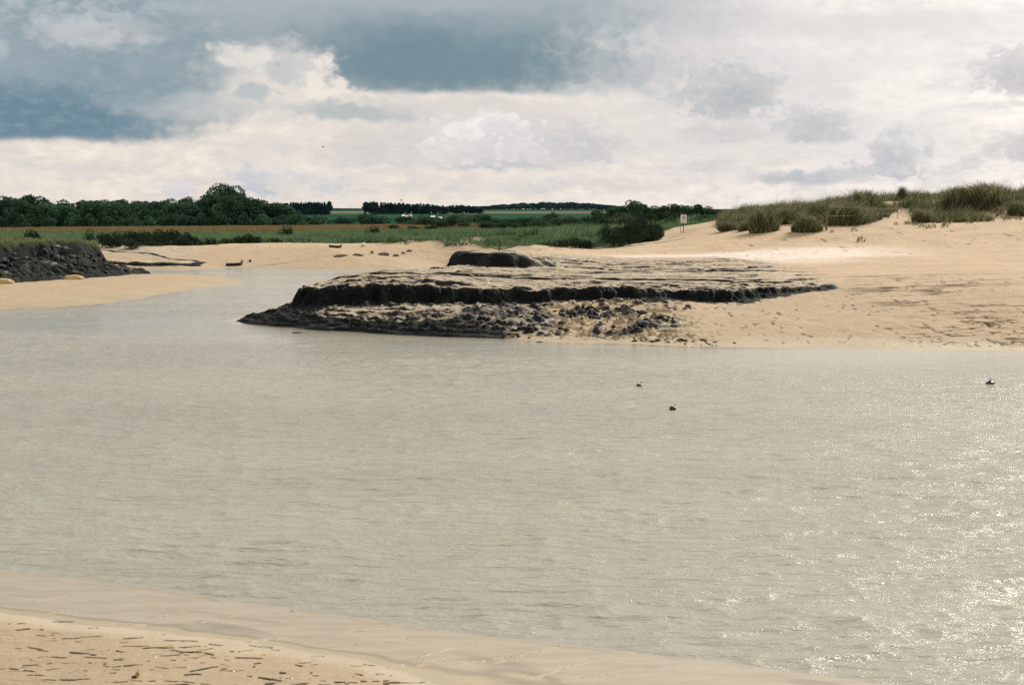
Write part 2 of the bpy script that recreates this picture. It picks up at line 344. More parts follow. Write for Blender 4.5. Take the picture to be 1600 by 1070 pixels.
def height(x, y, full=False):
    """terrain height; with full=True also the surface masks"""
    x = np.asarray(x, float); y = np.asarray(y, float)
    wob = fbm(x, y, .45, 4, 3)
    dA = sdist(x, y, LAND_A); dB = sdist(x, y, LAND_B); dC = sdist(x, y, LAND_C)
    near = (y < 170) & (y > 5)
    k_w = np.clip(y/90, .15, 1.0)*.55
    dA = dA+wob*k_w; dB = dB+wob*.6; dC = dC+fbm(x, y, .9, 4, 5)*.16*np.where(y < 30, 1, 3)
    pl = plateau(x, y)
    # beaches
    slope = np.interp(x, [-4, 1, 7, 9.5, 13, 17], [.125,.125,.112,.084,.076,.088]); slope = np.where(y > 100, np.interp(x, [-22, -15, -9, -5], [.098, .125, .20, .26]), slope)
    bch = slope*np.maximum(dA, 0)*(.75+.25*ss(dA, 0, 8))
    left = ss(x, 2.2, -2.5)*ss(y, 82, 74)
    rs = np.clip((dA-.05+fbms(x, y, .30, .7, 4, 8)*.9)/4.6, 0, 1)
    rs = np.where(rs < .5, rs*1.35, .675+(rs-.5)*.65); nst = 6; fq = rs*nst-np.floor(rs*nst)
    step = .84*(np.floor(rs*nst)+ss(fq, 0, .30)*.85+fq*.15)/nst*ss(dA, 0, .35)+.012*dA
    bch = bch*(1-left)+step*left
    low = np.minimum(pl, bch)
    zone = ss(x, 19, 15)*ss(y, 130, 118)
    dM = sdist(x, y, BANK)+fbm(x, y, .8, 4, 21)*.62*zone+(np.abs(fbm(x, y, 1.5, 3, 22))-.2)*.42*zone+fbm(x, y, 3.4, 4, 23)*.30*zone
    tm = ss(dM, -.22, .26)*(.82+.18*ss(dM, .0, 1.8))
    rub = ss(x, -3.5, 0)*ss(x, 9.5, 5)*ss(dM, -.2, -1.2)*ss(dA, .2, 1.6)*ss(y, 80, 74)   # rubble slope
    hA = low*(1-tm)+np.maximum(pl+(fbm(x, y, .7, 3, 24)*.16+fbm(x, y, 2.6, 3, 25)*.10)*zone*ss(dM, 4, 0), low)*tm
    strip = ss(dM, -3.6, -3.0)*ss(dM, -1.5, -2.1)*ss(x, -9.5, -7.5)*ss(x, 0, -3)
    hA = hA+(1-strip)*left*ss(dM, .0, -.5)*ss(dA, .1, .8)*(np.abs(fbm(x, y, 1.6, 4, 26))-.2)*.26
    clod = np.abs(fbm(x, y, 1.1, 4, 31)); clod2 = fbm(x, y, 2.6, 3, 33)
    hA = hA+rub*(np.maximum(clod2-.02, 0)*.40+(.22-clod)*.20)
    hA = hA+left*ss(dA, .2, 1.2)*ss(dM, -.1, -.7)*(fbm(x, y, 2.6, 4, 36)*.09+fbms(x, y, .5, 2.6, 3, 37)*.05)
    # the small raised hump behind
    dH = sdist(x, y, HUMP)+fbm(x, y, .7, 3, 41)*.4
    hu = (ss(dH, -.25, .30)*.8+.2*ss(dH, -.6, 1.2))*(.12*ss(x, 5.5, 3)+.88*ss(x, 3.6, -.6))*ss(y, 99, 88)*.80
    hA = np.where(hu > 0, np.minimum(hA+hu, np.maximum(hA, 2.66+fbm(x, y, .5, 3, 42)*.08)), hA)
    # layered ledges and pock marks on the bank top
    top = tm*ss(x, 19, 14)*ss(y, 112, 96)*ss(x, -12, -6)
    lv = fbms(x, y, .10, .40, 4, 51)*2.0+y*.085
    fr = lv-np.floor(lv)
    hA = hA+top*(.13*(ss(fr, .0, .05)-ss(fr, .05, 1.0)))
    lv2 = fbms(x, y, .22, 1.1, 4, 56)*2.6; fr2 = lv2-np.floor(lv2)
    hA = hA+top*(.07*(ss(fr2, 0, .08)-ss(fr2, .1, .9)))*ss(fbm(x, y, .15, 2, 58), -.3, .3)
    hA = hA+top*fbms(x, y, 1.2, 2.6, 3, 59)*.05
    # scour hole
    hol = np.exp(-(((x-14.9)/1.1)**2+((y-101.5)/1.0)**2)**2); hA = hA-hol*.55
    hol2 = np.exp(-(((x-17.6)/1.3)**2+((y-101)/.5)**2)**2); hA = hA-hol2*.3
    # dry beach undulation and dunes
    dry = ss(x, 8, 14)+ss(y, 100, 112); dry = np.clip(dry, 0, 1)
    hA = dunes(x, y, hA)
    hA = hA+dry*(fbm(x, y, .25, 4, 61)*.10+fbm(x, y, 1.5, 3, 62)*.018)*ss(dA, 0, 3)*ss(y, 400, 200)
    # rills on the right beach
    ril = ss(x, 13, 17)*ss(y, 80, 70)*ss(y, 53, 55)
    g1 = 1-np.abs(fbms(x+.7*y, y, .55, 1.5, 3, 71)); g1 = ss(g1, .90, .985)
    g2 = 1-np.abs(fbms(x, y-.08*x, .12, .8, 4, 75)); g2 = ss(g2, .93, .99)
    gr1 = g1*ril*ss(y, 66, 58)*ss(x, 14.5, 17.5)*ss(fbm(x, y, .4, 2, 77), -.4, .2); gr2 = g2*ril*ss(y, 60, 66)*ss(x, 15, 19)*.8
    cre = np.exp(-((y-76.8-fbm(x, y*0, .25, 3, 151)*.8)/.22)**2)*ss(x, 16.5, 19)*ss(x, 27, 25)*.8  # crest groove standing in for a small scarp's shadow, darkened in colour too
    vv_ = vnoise(x*5.0, y*2.0, 152); pit = ss(vv_, .84, .95)*ss(x, 6, 11)*ss(y, 79, 73)*ss(dA, .5, 1.5)*ss(dM, .0, -.8)*ss(fbm(x, y, .3, 2, 153), -.5, .1)
    pit = np.maximum(pit, ss(vnoise(x*3.2, y*.8, 154), .90, .97)*ss(x, 10, 14)*ss(y, 96, 104)*ss(y, 124, 119)*.9)
    gr1 = np.maximum(gr1, ss(1-np.abs(fbms(x+.9*y, y-.5*x, 1.1, .9, 3, 155)), .93, .99)*ril*ss(y, 63, 58)*ss(x, 15, 17.5)*ss(fbm(x, y, .5, 2, 156), -.25, .15))
    hA = hA-gr1*.12-gr2*.11-cre*.10-pit*.05
    # far mud face on the other side of the channel
    dF = sdist(x, y, FARM)+fbm(x, y, .35, 4, 81)*1.6
    far = ss(dF, -.2, .45)*(.72+.5*fbm(x, y*0, .22, 3, 82)); hA = np.maximum(hA, far*ss(dF, 12, 8)+0)
    tr = np.exp(-((x+25.3-(y-140)*1.3)/.35)**2)*ss(y, 137, 139)*ss(y, 152, 147); hA = hA-tr*.18
    hA = np.where(dA > 0, hA, np.maximum(dA*.10, -1.6))
    # left bank with sand spit
    spit = .42*(1-np.exp(-np.maximum(dB, 0)*.16))+fbm(x, y, .3, 3, 85)*.03*ss(dB, 0, 2)+.10*ss(dB,0,3)*ss(x, -31,-28)*ss(y,84,92)
    dK = sdist(x, y, CLAY)+fbm(x, y, .5, 4, 87)*.8
    kz = np.minimum(pl, 3.2)
    face = .42*ss(dK, -.1, .5)+.9*ss(dK, .6, 5.0)+fbms(x, y, .55, 1.1, 4, 88)*.55*ss(dK, .2, 2)*ss(dK, 8, 5)+np.abs(fbm(x, y, 2.2, 3, 89))*.25*ss(dK, 0, .6)*ss(dK, 8, 6)
    top2 = ss(dK+fbm(x, y, .6, 3, 90)*1.0, 5.2, 6.4)
    endw = ss(x+fbm(x, y, .8, 3, 143)*.9, -31.0, -33.4)
    top2 = np.maximum(top2, ss(dK, 2.6, 4.2)*ss(y, 113, 117))*endw
    hB = np.maximum(spit, (spit*.5+face)*(1-top2)+kz*top2)*1.0
    hB = np.where(dK > -.2, hB, spit)
    hB = np.where(dB > 0, hB, np.maximum(dB*.05, -1.6))
    # near shore
    dc = np.maximum(dC, 0)
    hC = .022*np.minimum(dc, 5)+.03*np.maximum(dc-4, 0)+.014*np.maximum(dc-5, 0)**2
    hC = np.minimum(hC, 3.4+0*hC)
    nearC = ((y < 30) & (y > 5)).astype(float)
    nr = ss(dC, .05, .5)*nearC
    ter = fbms(x, y+.1*x, .22, 1.4, 4, 108)*2.2+y*.9; ft = ter-np.floor(ter)
    pat = ss(fbms(x, y, .7, 2.2, 3, 111), -.05, .25)
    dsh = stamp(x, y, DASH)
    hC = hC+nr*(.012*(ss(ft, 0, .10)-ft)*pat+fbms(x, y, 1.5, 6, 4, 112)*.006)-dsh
    edge = (y-np.interp(x, _ex, _ey))+fbm(x, y, 1.6, 3, 113)*.05
    film = ss(dC, .5, -.1)*ss(edge, .0, -.06)*nearC
    dgr = stamp(x, y, DR)
    sub = -.0055+fbms(x-.5*y, y+.45*x, .5, 2.2, 3, 115)*.005
    sub = sub*ss(dC, 0, -.5)-.30*ss(edge, -.04, .30)-.25*ss(edge, .3, 3)+dgr*.8
    hC = np.where(dC > 0, hC, np.where(nearC > 0, np.maximum(sub, -.7), np.maximum(dC*.07, -1.6)))
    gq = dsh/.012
    z = np.maximum(np.maximum(hA, hB), hC)
    if not full: return z
    m = {}
    mudA = np.clip(np.maximum(zone*ss(dM, -.6, .2)*ss(x, 21, 14+0*x)*ss(y, 112, 98), left*ss(dA, -.3, .1)), 0, 1)
    mudA = np.maximum(mudA, rub*ss(fbm(x, y, .5, 3, 121)+ss(x, 6, -3)*.9-.25, -.1, .35))
    mudA = np.maximum(mudA, ss(x, 16.6, 15)*ss(dM, -.9, -.1)*ss(dM, .8, .2)*ss(y, 80, 74))
    mudA = np.maximum(mudA, hu/.78*ss(y, 97, 92))
    mudA = np.maximum(mudA, hol); mudA = np.maximum(mudA, hol2)
    mudA = np.maximum(mudA, ss(dF, -.5, .0)*ss(dF, 3.2, .8)*ss(x, -27, -30))
    mudA = np.maximum(mudA, ss(x, -31, -37)*ss(y, 142, 147)*ss(y, 175, 160)*ss(fbm(x, y, .3, 3, 122), -.3, .2))
    mudA = mudA*(dA > -1.5)
    mudB = ss(dK, -.15, .1)
    m['mud'] = np.clip(np.maximum(mudA, mudB*(dB > 0)), 0, 1)
    m['cliff'] = np.clip(np.maximum(np.maximum(ss(dM, -1.1, -.35)*ss(dM, .30, .10)*ss(x, 17.0, 15.6), left*ss(dA,-.2,.0)*ss(dA, 2.0, 1.2))*(dA > 0),
                  np.maximum(ss(dH, -.9, -.4)*ss(dH, 1.6, .9)*ss(x+fbm(x, y, .8, 3, 144)*1.2, 1.4, -.4), ss(dF, -.45, -.1)*ss(dF, .5, .25)*ss(x, -27, -29))), 0, 1)
    strip = ss(dM, -3.6, -3.0)*ss(dM, -1.5, -2.1)*ss(x, -9.5, -7.5)*ss(x, 0, -3)
    m['cliff'] = np.maximum(m['cliff'], left*(dA > 0)*ss(dM, .1, -.1)*(1-strip)*(.50+.5*fbm(x, y, 1.2, 3, 141)+.35*ss(dA, 1.2, .2)+.4*ss(x, -8, -11)))
    m['cliff'] = np.clip(np.maximum(m['cliff'], mudB*ss(dK, 6.9, 6.3)*(.80+.75*fbm(x, y, 1.0, 4, 142))), 0, 1)
    m['rubble'] = rub; m['pit'] = pit
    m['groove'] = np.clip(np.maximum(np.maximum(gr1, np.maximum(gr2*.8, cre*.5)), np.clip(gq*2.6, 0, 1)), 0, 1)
    d_any = np.maximum(np.maximum(dA, dB), dC)
    wetA = ss(z, .32, .02); wetC = np.maximum(ss(dC, 2.2, .0), .55*ss(dC, 9, 4))*(y < 35)
    pale = ss(x, 6, 12)*ss(y, 96, 101)*ss(y, 114, 108)*ss(x, 33, 23)+.6*ss(y, 88, 96)*ss(y, 112, 106)*ss(x, 2, 8)*ss(x, 26, 20)
    m['wet'] = np.clip(np.maximum(wetA, wetC)+0*x, 0, 1)
    m['film'] = np.clip(np.maximum(film, nearC*ss(dC, .5, 0)*(dC > -1)), 0, 1)
    m['pale'] = np.clip(pale, 0, 1)
    # vegetation cover on the ground
    vb = vegline(x)
    veg = ss(y+fbm(x, y, .2, 3, 131)*3, vb, vb+3)*(dA > 0)*ss(x, 22.5, 19.5+0*x)
    veg = np.maximum(veg, ss(dK, 2.2, 3.0)*ss(z+fbm(x, y, .7, 3, 133)*.5, 2.55, 2.8)); veg = np.maximum(veg, ss(y, 175, 200))
    veg = np.maximum(veg, ss(x, 18, 24)*ss(y, 150, 160))
    m['veg'] = np.clip(veg, 0, 1)
    m['reed'] = np.clip(ss(y, 206, 216)*ss(y, 385, 360)*ss(x, 2, -18), 0, 1)
    m['field'] = ss(y, 420, 520)
    m['_A'] = dA; m['_B'] = dB; m['_C'] = dC; m['_M'] = mudA*ss(y, 118, 114); m['_K'] = dK
    return z, m
_vl = [(-200,170),(-65,164)]+[pix(u, v, y)[:2] for u, v, y in [(190,390,160),(290,385,160),(370,381,161),(410,378,161),(485,379,160),(570,381,158),(650,377,157),(707,372,153),(740,370,152),(786,372,146),
       (812,375,141),(841,382,133),(888,381,133),(925,386,130),(951,386,130),(964,388,129),(977,383,134),(1014,377,143),(1030,366,151),(1066,357,163),(1150,356,168)]]+[(40,180),(200,190)]
_vx = [float(p[0]) for p in _vl]; _vy = [float(p[1]) for p in _vl]
def vegline(x): return np.interp(x, _vx, _vy)

def mesh_from(name, verts, quads, mats=None, attrs=None, smooth=True, tri=False):
    me = D.meshes.new(name); k = quads.shape[1]
    me.vertices.add(len(verts)); me.vertices.foreach_set('co', np.ascontiguousarray(verts, np.float32).ravel())
    me.loops.add(quads.size); me.loops.foreach_set('vertex_index', np.ascontiguousarray(quads, np.int32).ravel())
    me.polygons.add(len(quads)); me.polygons.foreach_set('loop_start', np.arange(0, quads.size, k, dtype=np.int32))
    me.update(calc_edges=True)
    if smooth: me.polygons.foreach_set('use_smooth', np.ones(len(quads), bool))
    for a, v in (attrs or {}).items():
        at = me.attributes.new(a, 'FLOAT', 'POINT'); at.data.foreach_set('value', v.astype(np.float32))
    for m in (mats or []): me.materials.append(m)
    return me
def link(name, me, parent=None):
    o = D.objects.new(name, me); COL.objects.link(o)
    if parent is not None: o.parent = parent
    return o
def struct(o, kind='structure', label=None):
    o['kind'] = kind
    if label: o['label'] = label
    return o
def tag(o, label, cat, group=None):
    o['label'] = label; o['category'] = cat
    if group: o['group'] = group
    return o
def hz(x, y): return float(height(np.array([float(x)]), np.array([float(y)]))[0])

# ------------------------------------------------------------------ ground material
gm, t, b, out = material('sand_and_mud')
geo = t.new('NewGeometry'); P = geo.outputs['Position']; nx, ny, nz = t.sep(geo.outputs['Normal'])
px_, py_, pz_ = t.sep(P)
n1 = t.noise(P, .35, 6, .6); n2 = t.noise(P, 2.2, 6, .65); n3 = t.noise(P, 14, 4, .6)
n5 = t.noise(P, 1.1, 5, .7)
st = t.noise(t.map(P, (.35, 2.2, 4)), 1.0, 6, .62)
st2 = t.noise(t.map(P, (1.2, 5.5, 8)), 1.0, 5, .65)
sand = t.mix(n1.ss(.35, .65), (.430, .322, .208), (.362, .270, .172))
sand = t.mix(n2.ss(.45, .75)*.45, sand, (.36, .275, .165))
sand = t.mix(n3.ss(.55, .8)*.3, sand, (.25, .19, .12))
sand = t.mix(st.ss(.54, .68)*.5, sand, (.33, .25, .155))
wetc = t.mix(n1.ss(.3, .7), (.275, .215, .138), (.33, .26, .168))
sand = t.mix(pz_.ss(2.1, 1.2)*.75, sand, t.mix(n5.ss(.35,.65), (.345, .268, .172), (.30, .232, .148)))
sand = t.mix(t.attr('wet'), sand, wetc)
sand = t.mix(t.attr('film'), sand, t.mix(n5.ss(.4, .6), (.375, .318, .232), (.34, .287, .205)))
sand = t.mix(t.attr('pale')*n2.ss(.32, .52)*.9, sand, (.62, .54, .47))
# mud: dark clay where it is steep or scoured, silt dusted where flat
n4 = t.noise(P, 6.0, 5, .7)
dark = t.mix(n2.ss(.4, .7), (.0045, .0062, .0066), (.010, .0125, .012))
dark = t.mix(n5.ss(.50, .66)*.7, dark, (.030, .029, .023))
dark = t.mix(n4.ss(.58, .70)*.5, dark, (.085, .086, .070))
dark = t.mix(n3.ss(.66, .74)*.5, dark, (.16, .155, .125))
silt = t.mix(st2.ss(.42, .70), (.40, .325, .222), (.27, .225, .158))
silt = t.mix(px_.ss(7, 15)*.6, silt, (.40, .318, .212))
silt = t.mix(st.ss(.55, .63)*.6, silt, (.075, .075, .058))
silt = t.mix(n4.ss(.57, .66)*.75, silt, (.06, .062, .05))
silt = t.mix(n3.ss(.60, .70)*.6, silt, (.56, .50, .40))
steep = nz.ss(.955, .80)
dk = (steep.mx(t.attr('cliff'))).mx(t.attr('rubble')*n2.ss(.42, .56)*.9)
dk = dk.mx(t.attr('mudlow') if False else 0.0)
mud = t.mix(dk, silt, dark)
col = t.mix((t.attr('mud')).ss(.25, .65), sand, mud)
cl = (t.attr('cliff')+(n4-.5)*.9+(n2-.5)*.5).ss(.42, .60)
col = t.mix(cl, col, dark)
col = t.mix(t.attr('pit')*.8, col, (.06, .05, .035))
col = t.mix(t.attr('groove')*.93, col, (.034, .029, .021))  # dark wet mud and the shade inside the grooves, both put into the colour
# ground cover
vg = t.mix(n1.ss(.35, .65), (.035, .058, .024), (.075, .095, .038))
vg = t.mix(py_.ss(185, 215), vg, (.022, .046, .026))
vg = t.mix(n2.ss(.5, .7)*.5, vg, (.10, .095, .045))
rd = t.mix(st.ss(.35, .65), (.27, .19, .090), (.17, .135, .060))
vg = t.mix(t.attr('reed'), vg, rd)
fs = t.noise(t.map(P, (.004, .011, 0)), 1.0, 3, .5)
fld = t.mix(fs.ss(.45, .5), (.018, .052, .038), (.028, .070, .044))
fld = t.mix(py_.ss(1230, 1260, kind='LINEAR')*py_.ss(1760, 1740), fld, (.13, .125, .085))
fld = t.mix(py_.ss(1080, 1150)*py_.ss(1250, 1240), fld, (.060, .085, .055))
vg = t.mix(t.attr('field'), vg, fld)
col = t.mix(t.attr('veg'), col, vg)
t.put(b.inputs['Base Color'], col)
rg = t.attr('wet').ss(0, 1, .92, .68)
mudr = n2.ss(.35, .65, .62, .9)
rg = rg*(1.0-t.attr('mud')*.999)+mudr*t.attr('mud')
rg = rg.mx(t.attr('veg')*.95)
t.put(b.inputs['Roughness'], rg)
t.put(b.inputs['Specular IOR Level'], (1-t.attr('veg'))*.28*(1-t.attr('cliff')*.75)*(1-t.attr('groove').ss(0, .4)))
hh = (n2*.10+n5*.10+n3*.025+st2*.05)*(1-t.attr('film')*.97)*(1-t.attr('wet')*.6)+t.attr('mud')*(n2*.08+n3*.035)
t.put(b.inputs['Normal'], t.bump(hh, .8, 1.0))

# ------------------------------------------------------------------ ground sheet (one polar grid, cut by kind of ground)
def steps(segs):
    o = []
    for a, bb, s in segs: o += list(np.arange(a, bb, s))
    return np.array(o+[segs[-1][1]])
th = np.radians(np.concatenate([np.arange(-180, -45, 5), np.arange(-45, -22, .35), np.arange(-22, 22, .034), np.arange(22, 45, .35), np.arange(45, 180.1, 5)]))
rr = steps([(.5,10,1.0),(10,14.2,.1),(14.2,19.6,.014),(19.6,23,.025),(23,52,.45),(52,61,.055),(61,75,.042),(75,90,.075),(90,118,.085),(118,140,.10),(140,170,.22),(170,260,1.2),(260,700,7),(700,2600,30),(2600,9000,500)])
TH, RR = np.meshgrid(th, rr); gx = (RR*np.sin(TH)).ravel(); gy = (RR*np.cos(TH)).ravel()
zz = np.empty(gx.size); MM = {}
CH = 300000
for i in range(0, gx.size, CH):
    z_, m_ = height(gx[i:i+CH], gy[i:i+CH], True)
    zz[i:i+CH] = z_
    for k, v in m_.items(): MM.setdefault(k, np.empty(gx.size, np.float32))[i:i+CH] = v
nc = len(th); nr_ = len(rr)
idx = np.arange(gx.size, dtype=np.int32).reshape(nr_, nc)
Q = np.stack([idx[:-1,:-1], idx[:-1,1:], idx[1:,1:], idx[1:,:-1]], -1).reshape(-1, 4)
under = (zz < -.9)
Q = Q[~under[Q].all(1)]
q0 = Q[:, 0]
kindq = np.zeros(len(Q), int)                                   # 0 beach
kindq[(gy[q0] > 170)] = 4                                       # far fields and hills
kindq[(MM['_B'][q0] > MM['_A'][q0]) & (MM['_C'][q0] < 0)] = 2   # sand spit / left
kindq[(kindq == 2) & (MM['_K'][q0] > -.1)] = 3                  # left clay bank
kindq[(MM['_M'][q0] > .35) & (kindq == 0)] = 1                  # mud bank
kindq[(MM['_C'][q0] > np.maximum(MM['_A'][q0], MM['_B'][q0]))] = 5
ATT = {k: v for k, v in MM.items() if k[0] != '_'}
for k, nm in enumerate(['sand_beach', 'mud_bank', 'sand_spit', 'clay_bank', 'marsh_and_hills', 'near_shore']):
    q = Q[kindq == k]
    if not len(q): continue
    used, inv = np.unique(q, return_inverse=True)
    vv = np.stack([gx[used], gy[used], zz[used]], 1)
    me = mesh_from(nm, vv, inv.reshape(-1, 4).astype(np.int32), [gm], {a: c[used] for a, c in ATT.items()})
    struct(link(nm, me))
del TH, RR, Q, MM

# ------------------------------------------------------------------ water
wm, t, b, out = material('silty_water')
geo = t.new('NewGeometry'); P = geo.outputs['Position']
px_, py_, pz_ = t.sep(P)
dep = t.attr('depth')
w1 = t.noise(t.map(P, (.85, 3.2, 1), rot=(0, 0, R(8))), 1.1, 5, .62, .3)
w2 = t.noise(t.map(P, (1.0, 2.2, 1), rot=(0, 0, R(-14))), 4.2, 5, .65, .4)
w3 = t.noise(t.map(P, (1.0, 1.5, 1), rot=(0, 0, R(20))), 17, 3, .6)
gust = t.noise(t.map(P, (.05, .16, 1)), 1.0, 4, .55)
calm = dep.ss(0.02, .12, .05, 1.0)
wh = ((w1-.5)*.115+(w2-.5)*.034*gust.ss(.3, .7, .4, .85)+(w3-.5)*.0022)*calm*t.attr('rip')
nrm = t.bump(wh, 1.0, 1.0)
b.inputs['Roughness'].default_value = .125
b.inputs['IOR'].default_value = 1.33
b.inputs['Specular IOR Level'].default_value = .5
silt_ = t.mix(gust.ss(.3, .7), (.280, .268, .215), (.330, .312, .250))
t.put(b.inputs['Base Color'], t.mix(1-(dep*-22.0)._m('EXPONENT'), t.mix(t.noise(t.map(P, (1.2, 5.0, 1), rot=(0, 0, R(-22))), 1.0, 5, .65).ss(.38, .66), (.335, .283, .205), (.275, .230, .160)), silt_)); t.link(nrm, b.inputs['Normal'])
clear = t.new('BsdfTransparent'); clear.inputs[0].default_value = (.98, .96, .90, 1)
gls = t.new('BsdfGlossy'); gls.inputs['Roughness'].default_value = .06; t.link(nrm, gls.inputs['Normal'])
dp_ = t.new('VectorMath', operation='DOT_PRODUCT'); t.link(nrm, dp_.inputs[0]); t.link(geo.outputs['Incoming'], dp_.inputs[1])
fre = (1-t.S(dp_.outputs['Value']).ab().mn(1.0)).pw(5.0)*.98+.02   # Schlick, the same from above and below
thin = t.new('MixShader'); t.put(thin.inputs[0], fre); t.link(clear.outputs[0], thin.inputs[1]); t.link(gls.outputs[0], thin.inputs[2])
turb = dep.ss(.0012, .0040)
mx = t.new('MixShader'); t.put(mx.inputs[0], turb); t.link(thin.outputs[0], mx.inputs[1]); t.link(b.outputs[0], mx.inputs[2])
t.link(mx.outputs[0], out.inputs[0])
th2 = np.radians(np.concatenate([np.arange(-180, -45, 5), np.arange(-45, -22, .5), np.arange(-22, 22, .05), np.arange(22, 45, .5), np.arange(45, 180.1, 5)]))
rr2 = steps([(8,13,.5),(13,22,.035),(22,34,.055),(34,50,.09),(50,72,.12),(72,150,.35),(150,400,10)])
TH, RR = np.meshgrid(th2, rr2); wx = (RR*np.sin(TH)).ravel(); wy = (RR*np.cos(TH)).ravel()
wz = height(wx, wy); nc = len(th2); nr_ = len(rr2)
idx = np.arange(wx.size, dtype=np.int32).reshape(nr_, nc)
Q = np.stack([idx[:-1,:-1], idx[:-1,1:], idx[1:,1:], idx[1:,:-1]], -1).reshape(-1, 4)
Q = Q[(wz[Q] < .03).any(1)]
used, inv = np.unique(Q, return_inverse=True)
def ripple(x, y):    # sheltered water lies smoother under the far bank
    sh = np.interp(x, [-20,-13,-6,0,8,15,30],[66,66,60,56,53.5,52,50])
    return 1-.80*ss(y, sh-10, sh-2)*ss(y, 75, 68)-.35*ss(y, 75, 95)
def waves(x, y, dp):
    def rg_(px, py, sx, sy, sd): return (1-np.abs(vnoise(px*sx, py*sy, sd)*2-1))**1.6
    u1, v1 = x*.985+y*.17, y*.985-x*.17; u2, v2 = x*.99-y*.12, y*.99+x*.12
    wx_ = fbm(x, y, .5, 2, 651)*.5
    a = fbms(u1, v1, .5, 1.1, 2, 601, .5)*.030+(rg_(u1-wx_, v1+wx_*.5, .62, 1.45, 606)-.45)*.034
    a = a+rg_(u1+wx_, v1+wx_*.4, .80, 2.3, 602)*.031+rg_(u2-wx_, v2+wx_*.3, 1.1, 3.1, 603)*.025
    a = a+rg_(u1*1.0, v1+wx_*.2, 2.1, 5.6, 604)*.0115+rg_(u2, v2-wx_*.2, 3.0, 8.0, 605)*.0068
    a = a-.036
    g = (.75+.5*fbm(x, y, .05, 3, 631))*ripple(x, y)
    ed = (y-np.interp(x, _ex, _ey))+fbm(x, y, 1.6, 3, 113)*.05+fbm(x, y, 4, 2, 114)*.03
    bore = (np.exp(-((ed-.02)/.045)**2)*.014+np.exp(-((ed-.30+fbm(x, y, 1.5, 2, 116)*.15)/.06)**2)*.008)*ss(fbm(x, y*0, 1.3, 3, 117), -.35, .2)*(y < 30)
    return a*g*ss(dp, .01, .22)+bore
me = mesh_from('water', np.stack([wx[used], wy[used], waves(wx[used], wy[used], np.maximum(-wz[used], 0))], 1), inv.reshape(-1,4).astype(np.int32), [wm], {'depth': np.maximum(-wz[used], 0), 'rip': ripple(wx[used], wy[used])})
struct(link('water', me))

# ------------------------------------------------------------------ placing things on the land
def hit(u, v, y0=12, y1=700):
    """where the line of sight (u, v) first meets the land"""
    ys = np.concatenate([np.arange(y0, min(y1, 220), .25), np.arange(max(220, y0), y1, 3)]) if y1 > 220 else np.arange(y0, y1, .25)
    x, y, z = pix(np.full(ys.shape, float(u)), np.full(ys.shape, float(v)), ys)
    h = height(x, y); k = np.argmax(h >= z)
    return float(x[k]), float(y[k]), float(h[k])
def simple(name, rgb, rough=.8, var=.0, scale=3.0, rgb2=None, spec=.3, metal=0, bump=0):
    m, t, b, out = material(name)
    oi = t.new('ObjectInfo'); tc = t.new('TexCoord')
    n = t.noise(tc.outputs['Object'], scale, 5, .6)
    c2 = rgb2 or tuple(c*.55 for c in rgb)
    t.put(b.inputs['Base Color'], t.mix(n.ss(.35, .68), rgb, c2))
    b.inputs['Roughness'].default_value = rough; b.inputs['Specular IOR Level'].default_value = spec
    b.inputs['Metallic'].default_value = metal
    if bump: t.put(b.inputs['Normal'], t.bump(n, .6, bump))
    return m
def leafy(name, a, c, dry=None, scale=.35, trans=.25):
    m, t, b, out = material(name)
    oi = t.new('ObjectInfo'); geo = t.new('NewGeometry')
    n = t.noise(geo.outputs['Position'], scale, 4, .6); n2 = t.noise(geo.outputs['Position'], scale*7, 2, .6)
    f = (n.ss(.3, .7)*.6+n2.ss(.3, .7)*.25+t.S(oi.outputs['Random'])*.45-.1)
    col = t.mix(f, a, c)
    if dry: col = t.mix(t.S(geo.outputs['Random Per Island']).ss(.55, 1.0)*.8, col, dry)
    d = t.new('BsdfDiffuse'); t.put(d.inputs[0], col)
    tr = t.new('BsdfTranslucent'); t.put(tr.inputs[0], col)
    mx = t.new('MixShader'); mx.inputs[0].default_value = trans
    t.link(d.outputs[0], mx.inputs[1]); t.link(tr.outputs[0], mx.inputs[2]); t.link(mx.outputs[0], out.inputs[0])
    t.nt.nodes.remove(b)
    return m
M_tree = leafy('broadleaf', (.015, .038, .028), (.080, .155, .092), scale=.20, trans=.12)
M_pine = leafy('conifer_needles', (.026, .056, .064), (.048, .092, .094), scale=.1, trans=.05)  # needles made paler and bluer in place of distance haze
M_shrub = leafy('shrub_leaves', (.016, .036, .020), (.052, .090, .042), scale=.6, trans=.1)
M_dark = leafy('dark_shrub_leaves', (.016, .030, .020), (.042, .062, .034), scale=.8, trans=.05)
M_olive = leafy('olive_shrub_leaves', (.028, .062, .032), (.085, .125, .062), scale=.4, trans=.15)
M_grass = leafy('marsh_grass', (.030, .072, .036), (.135, .215, .105), (.22, .28, .15), scale=.30, trans=.35)
M_marram = leafy('marram', (.046, .062, .030), (.150, .160, .078), (.42, .38, .22), scale=.6, trans=.38)
M_straw = leafy('straw_reed', (.22, .17, .085), (.15, .125, .06), (.28, .22, .12), scale=.3, trans=.25)
M_bark = simple('bark', (.05, .042, .034), .9, scale=2)
M_wood = simple('weathered_wood', (.19, .14, .09), .85, scale=9)
M_dkwood = simple('dark_wet_wood', (.035, .030, .025), .6, scale=9)
M_clay = simple('wet_clay', (.010, .013, .013), .75, scale=3, rgb2=(.05, .052, .042), spec=.25, bump=.05)
M_clayt = simple('sandy_clay', (.20, .16, .10), .85, scale=3, rgb2=(.05, .046, .036), bump=.05)
M_tan = simple('yellow_sandstone', (.46, .33, .14), .7, scale=2, rgb2=(.33, .24, .11), bump=.03)
M_black = simple('black_rubber', (.012, .016, .018), .35, scale=5, spec=.5)
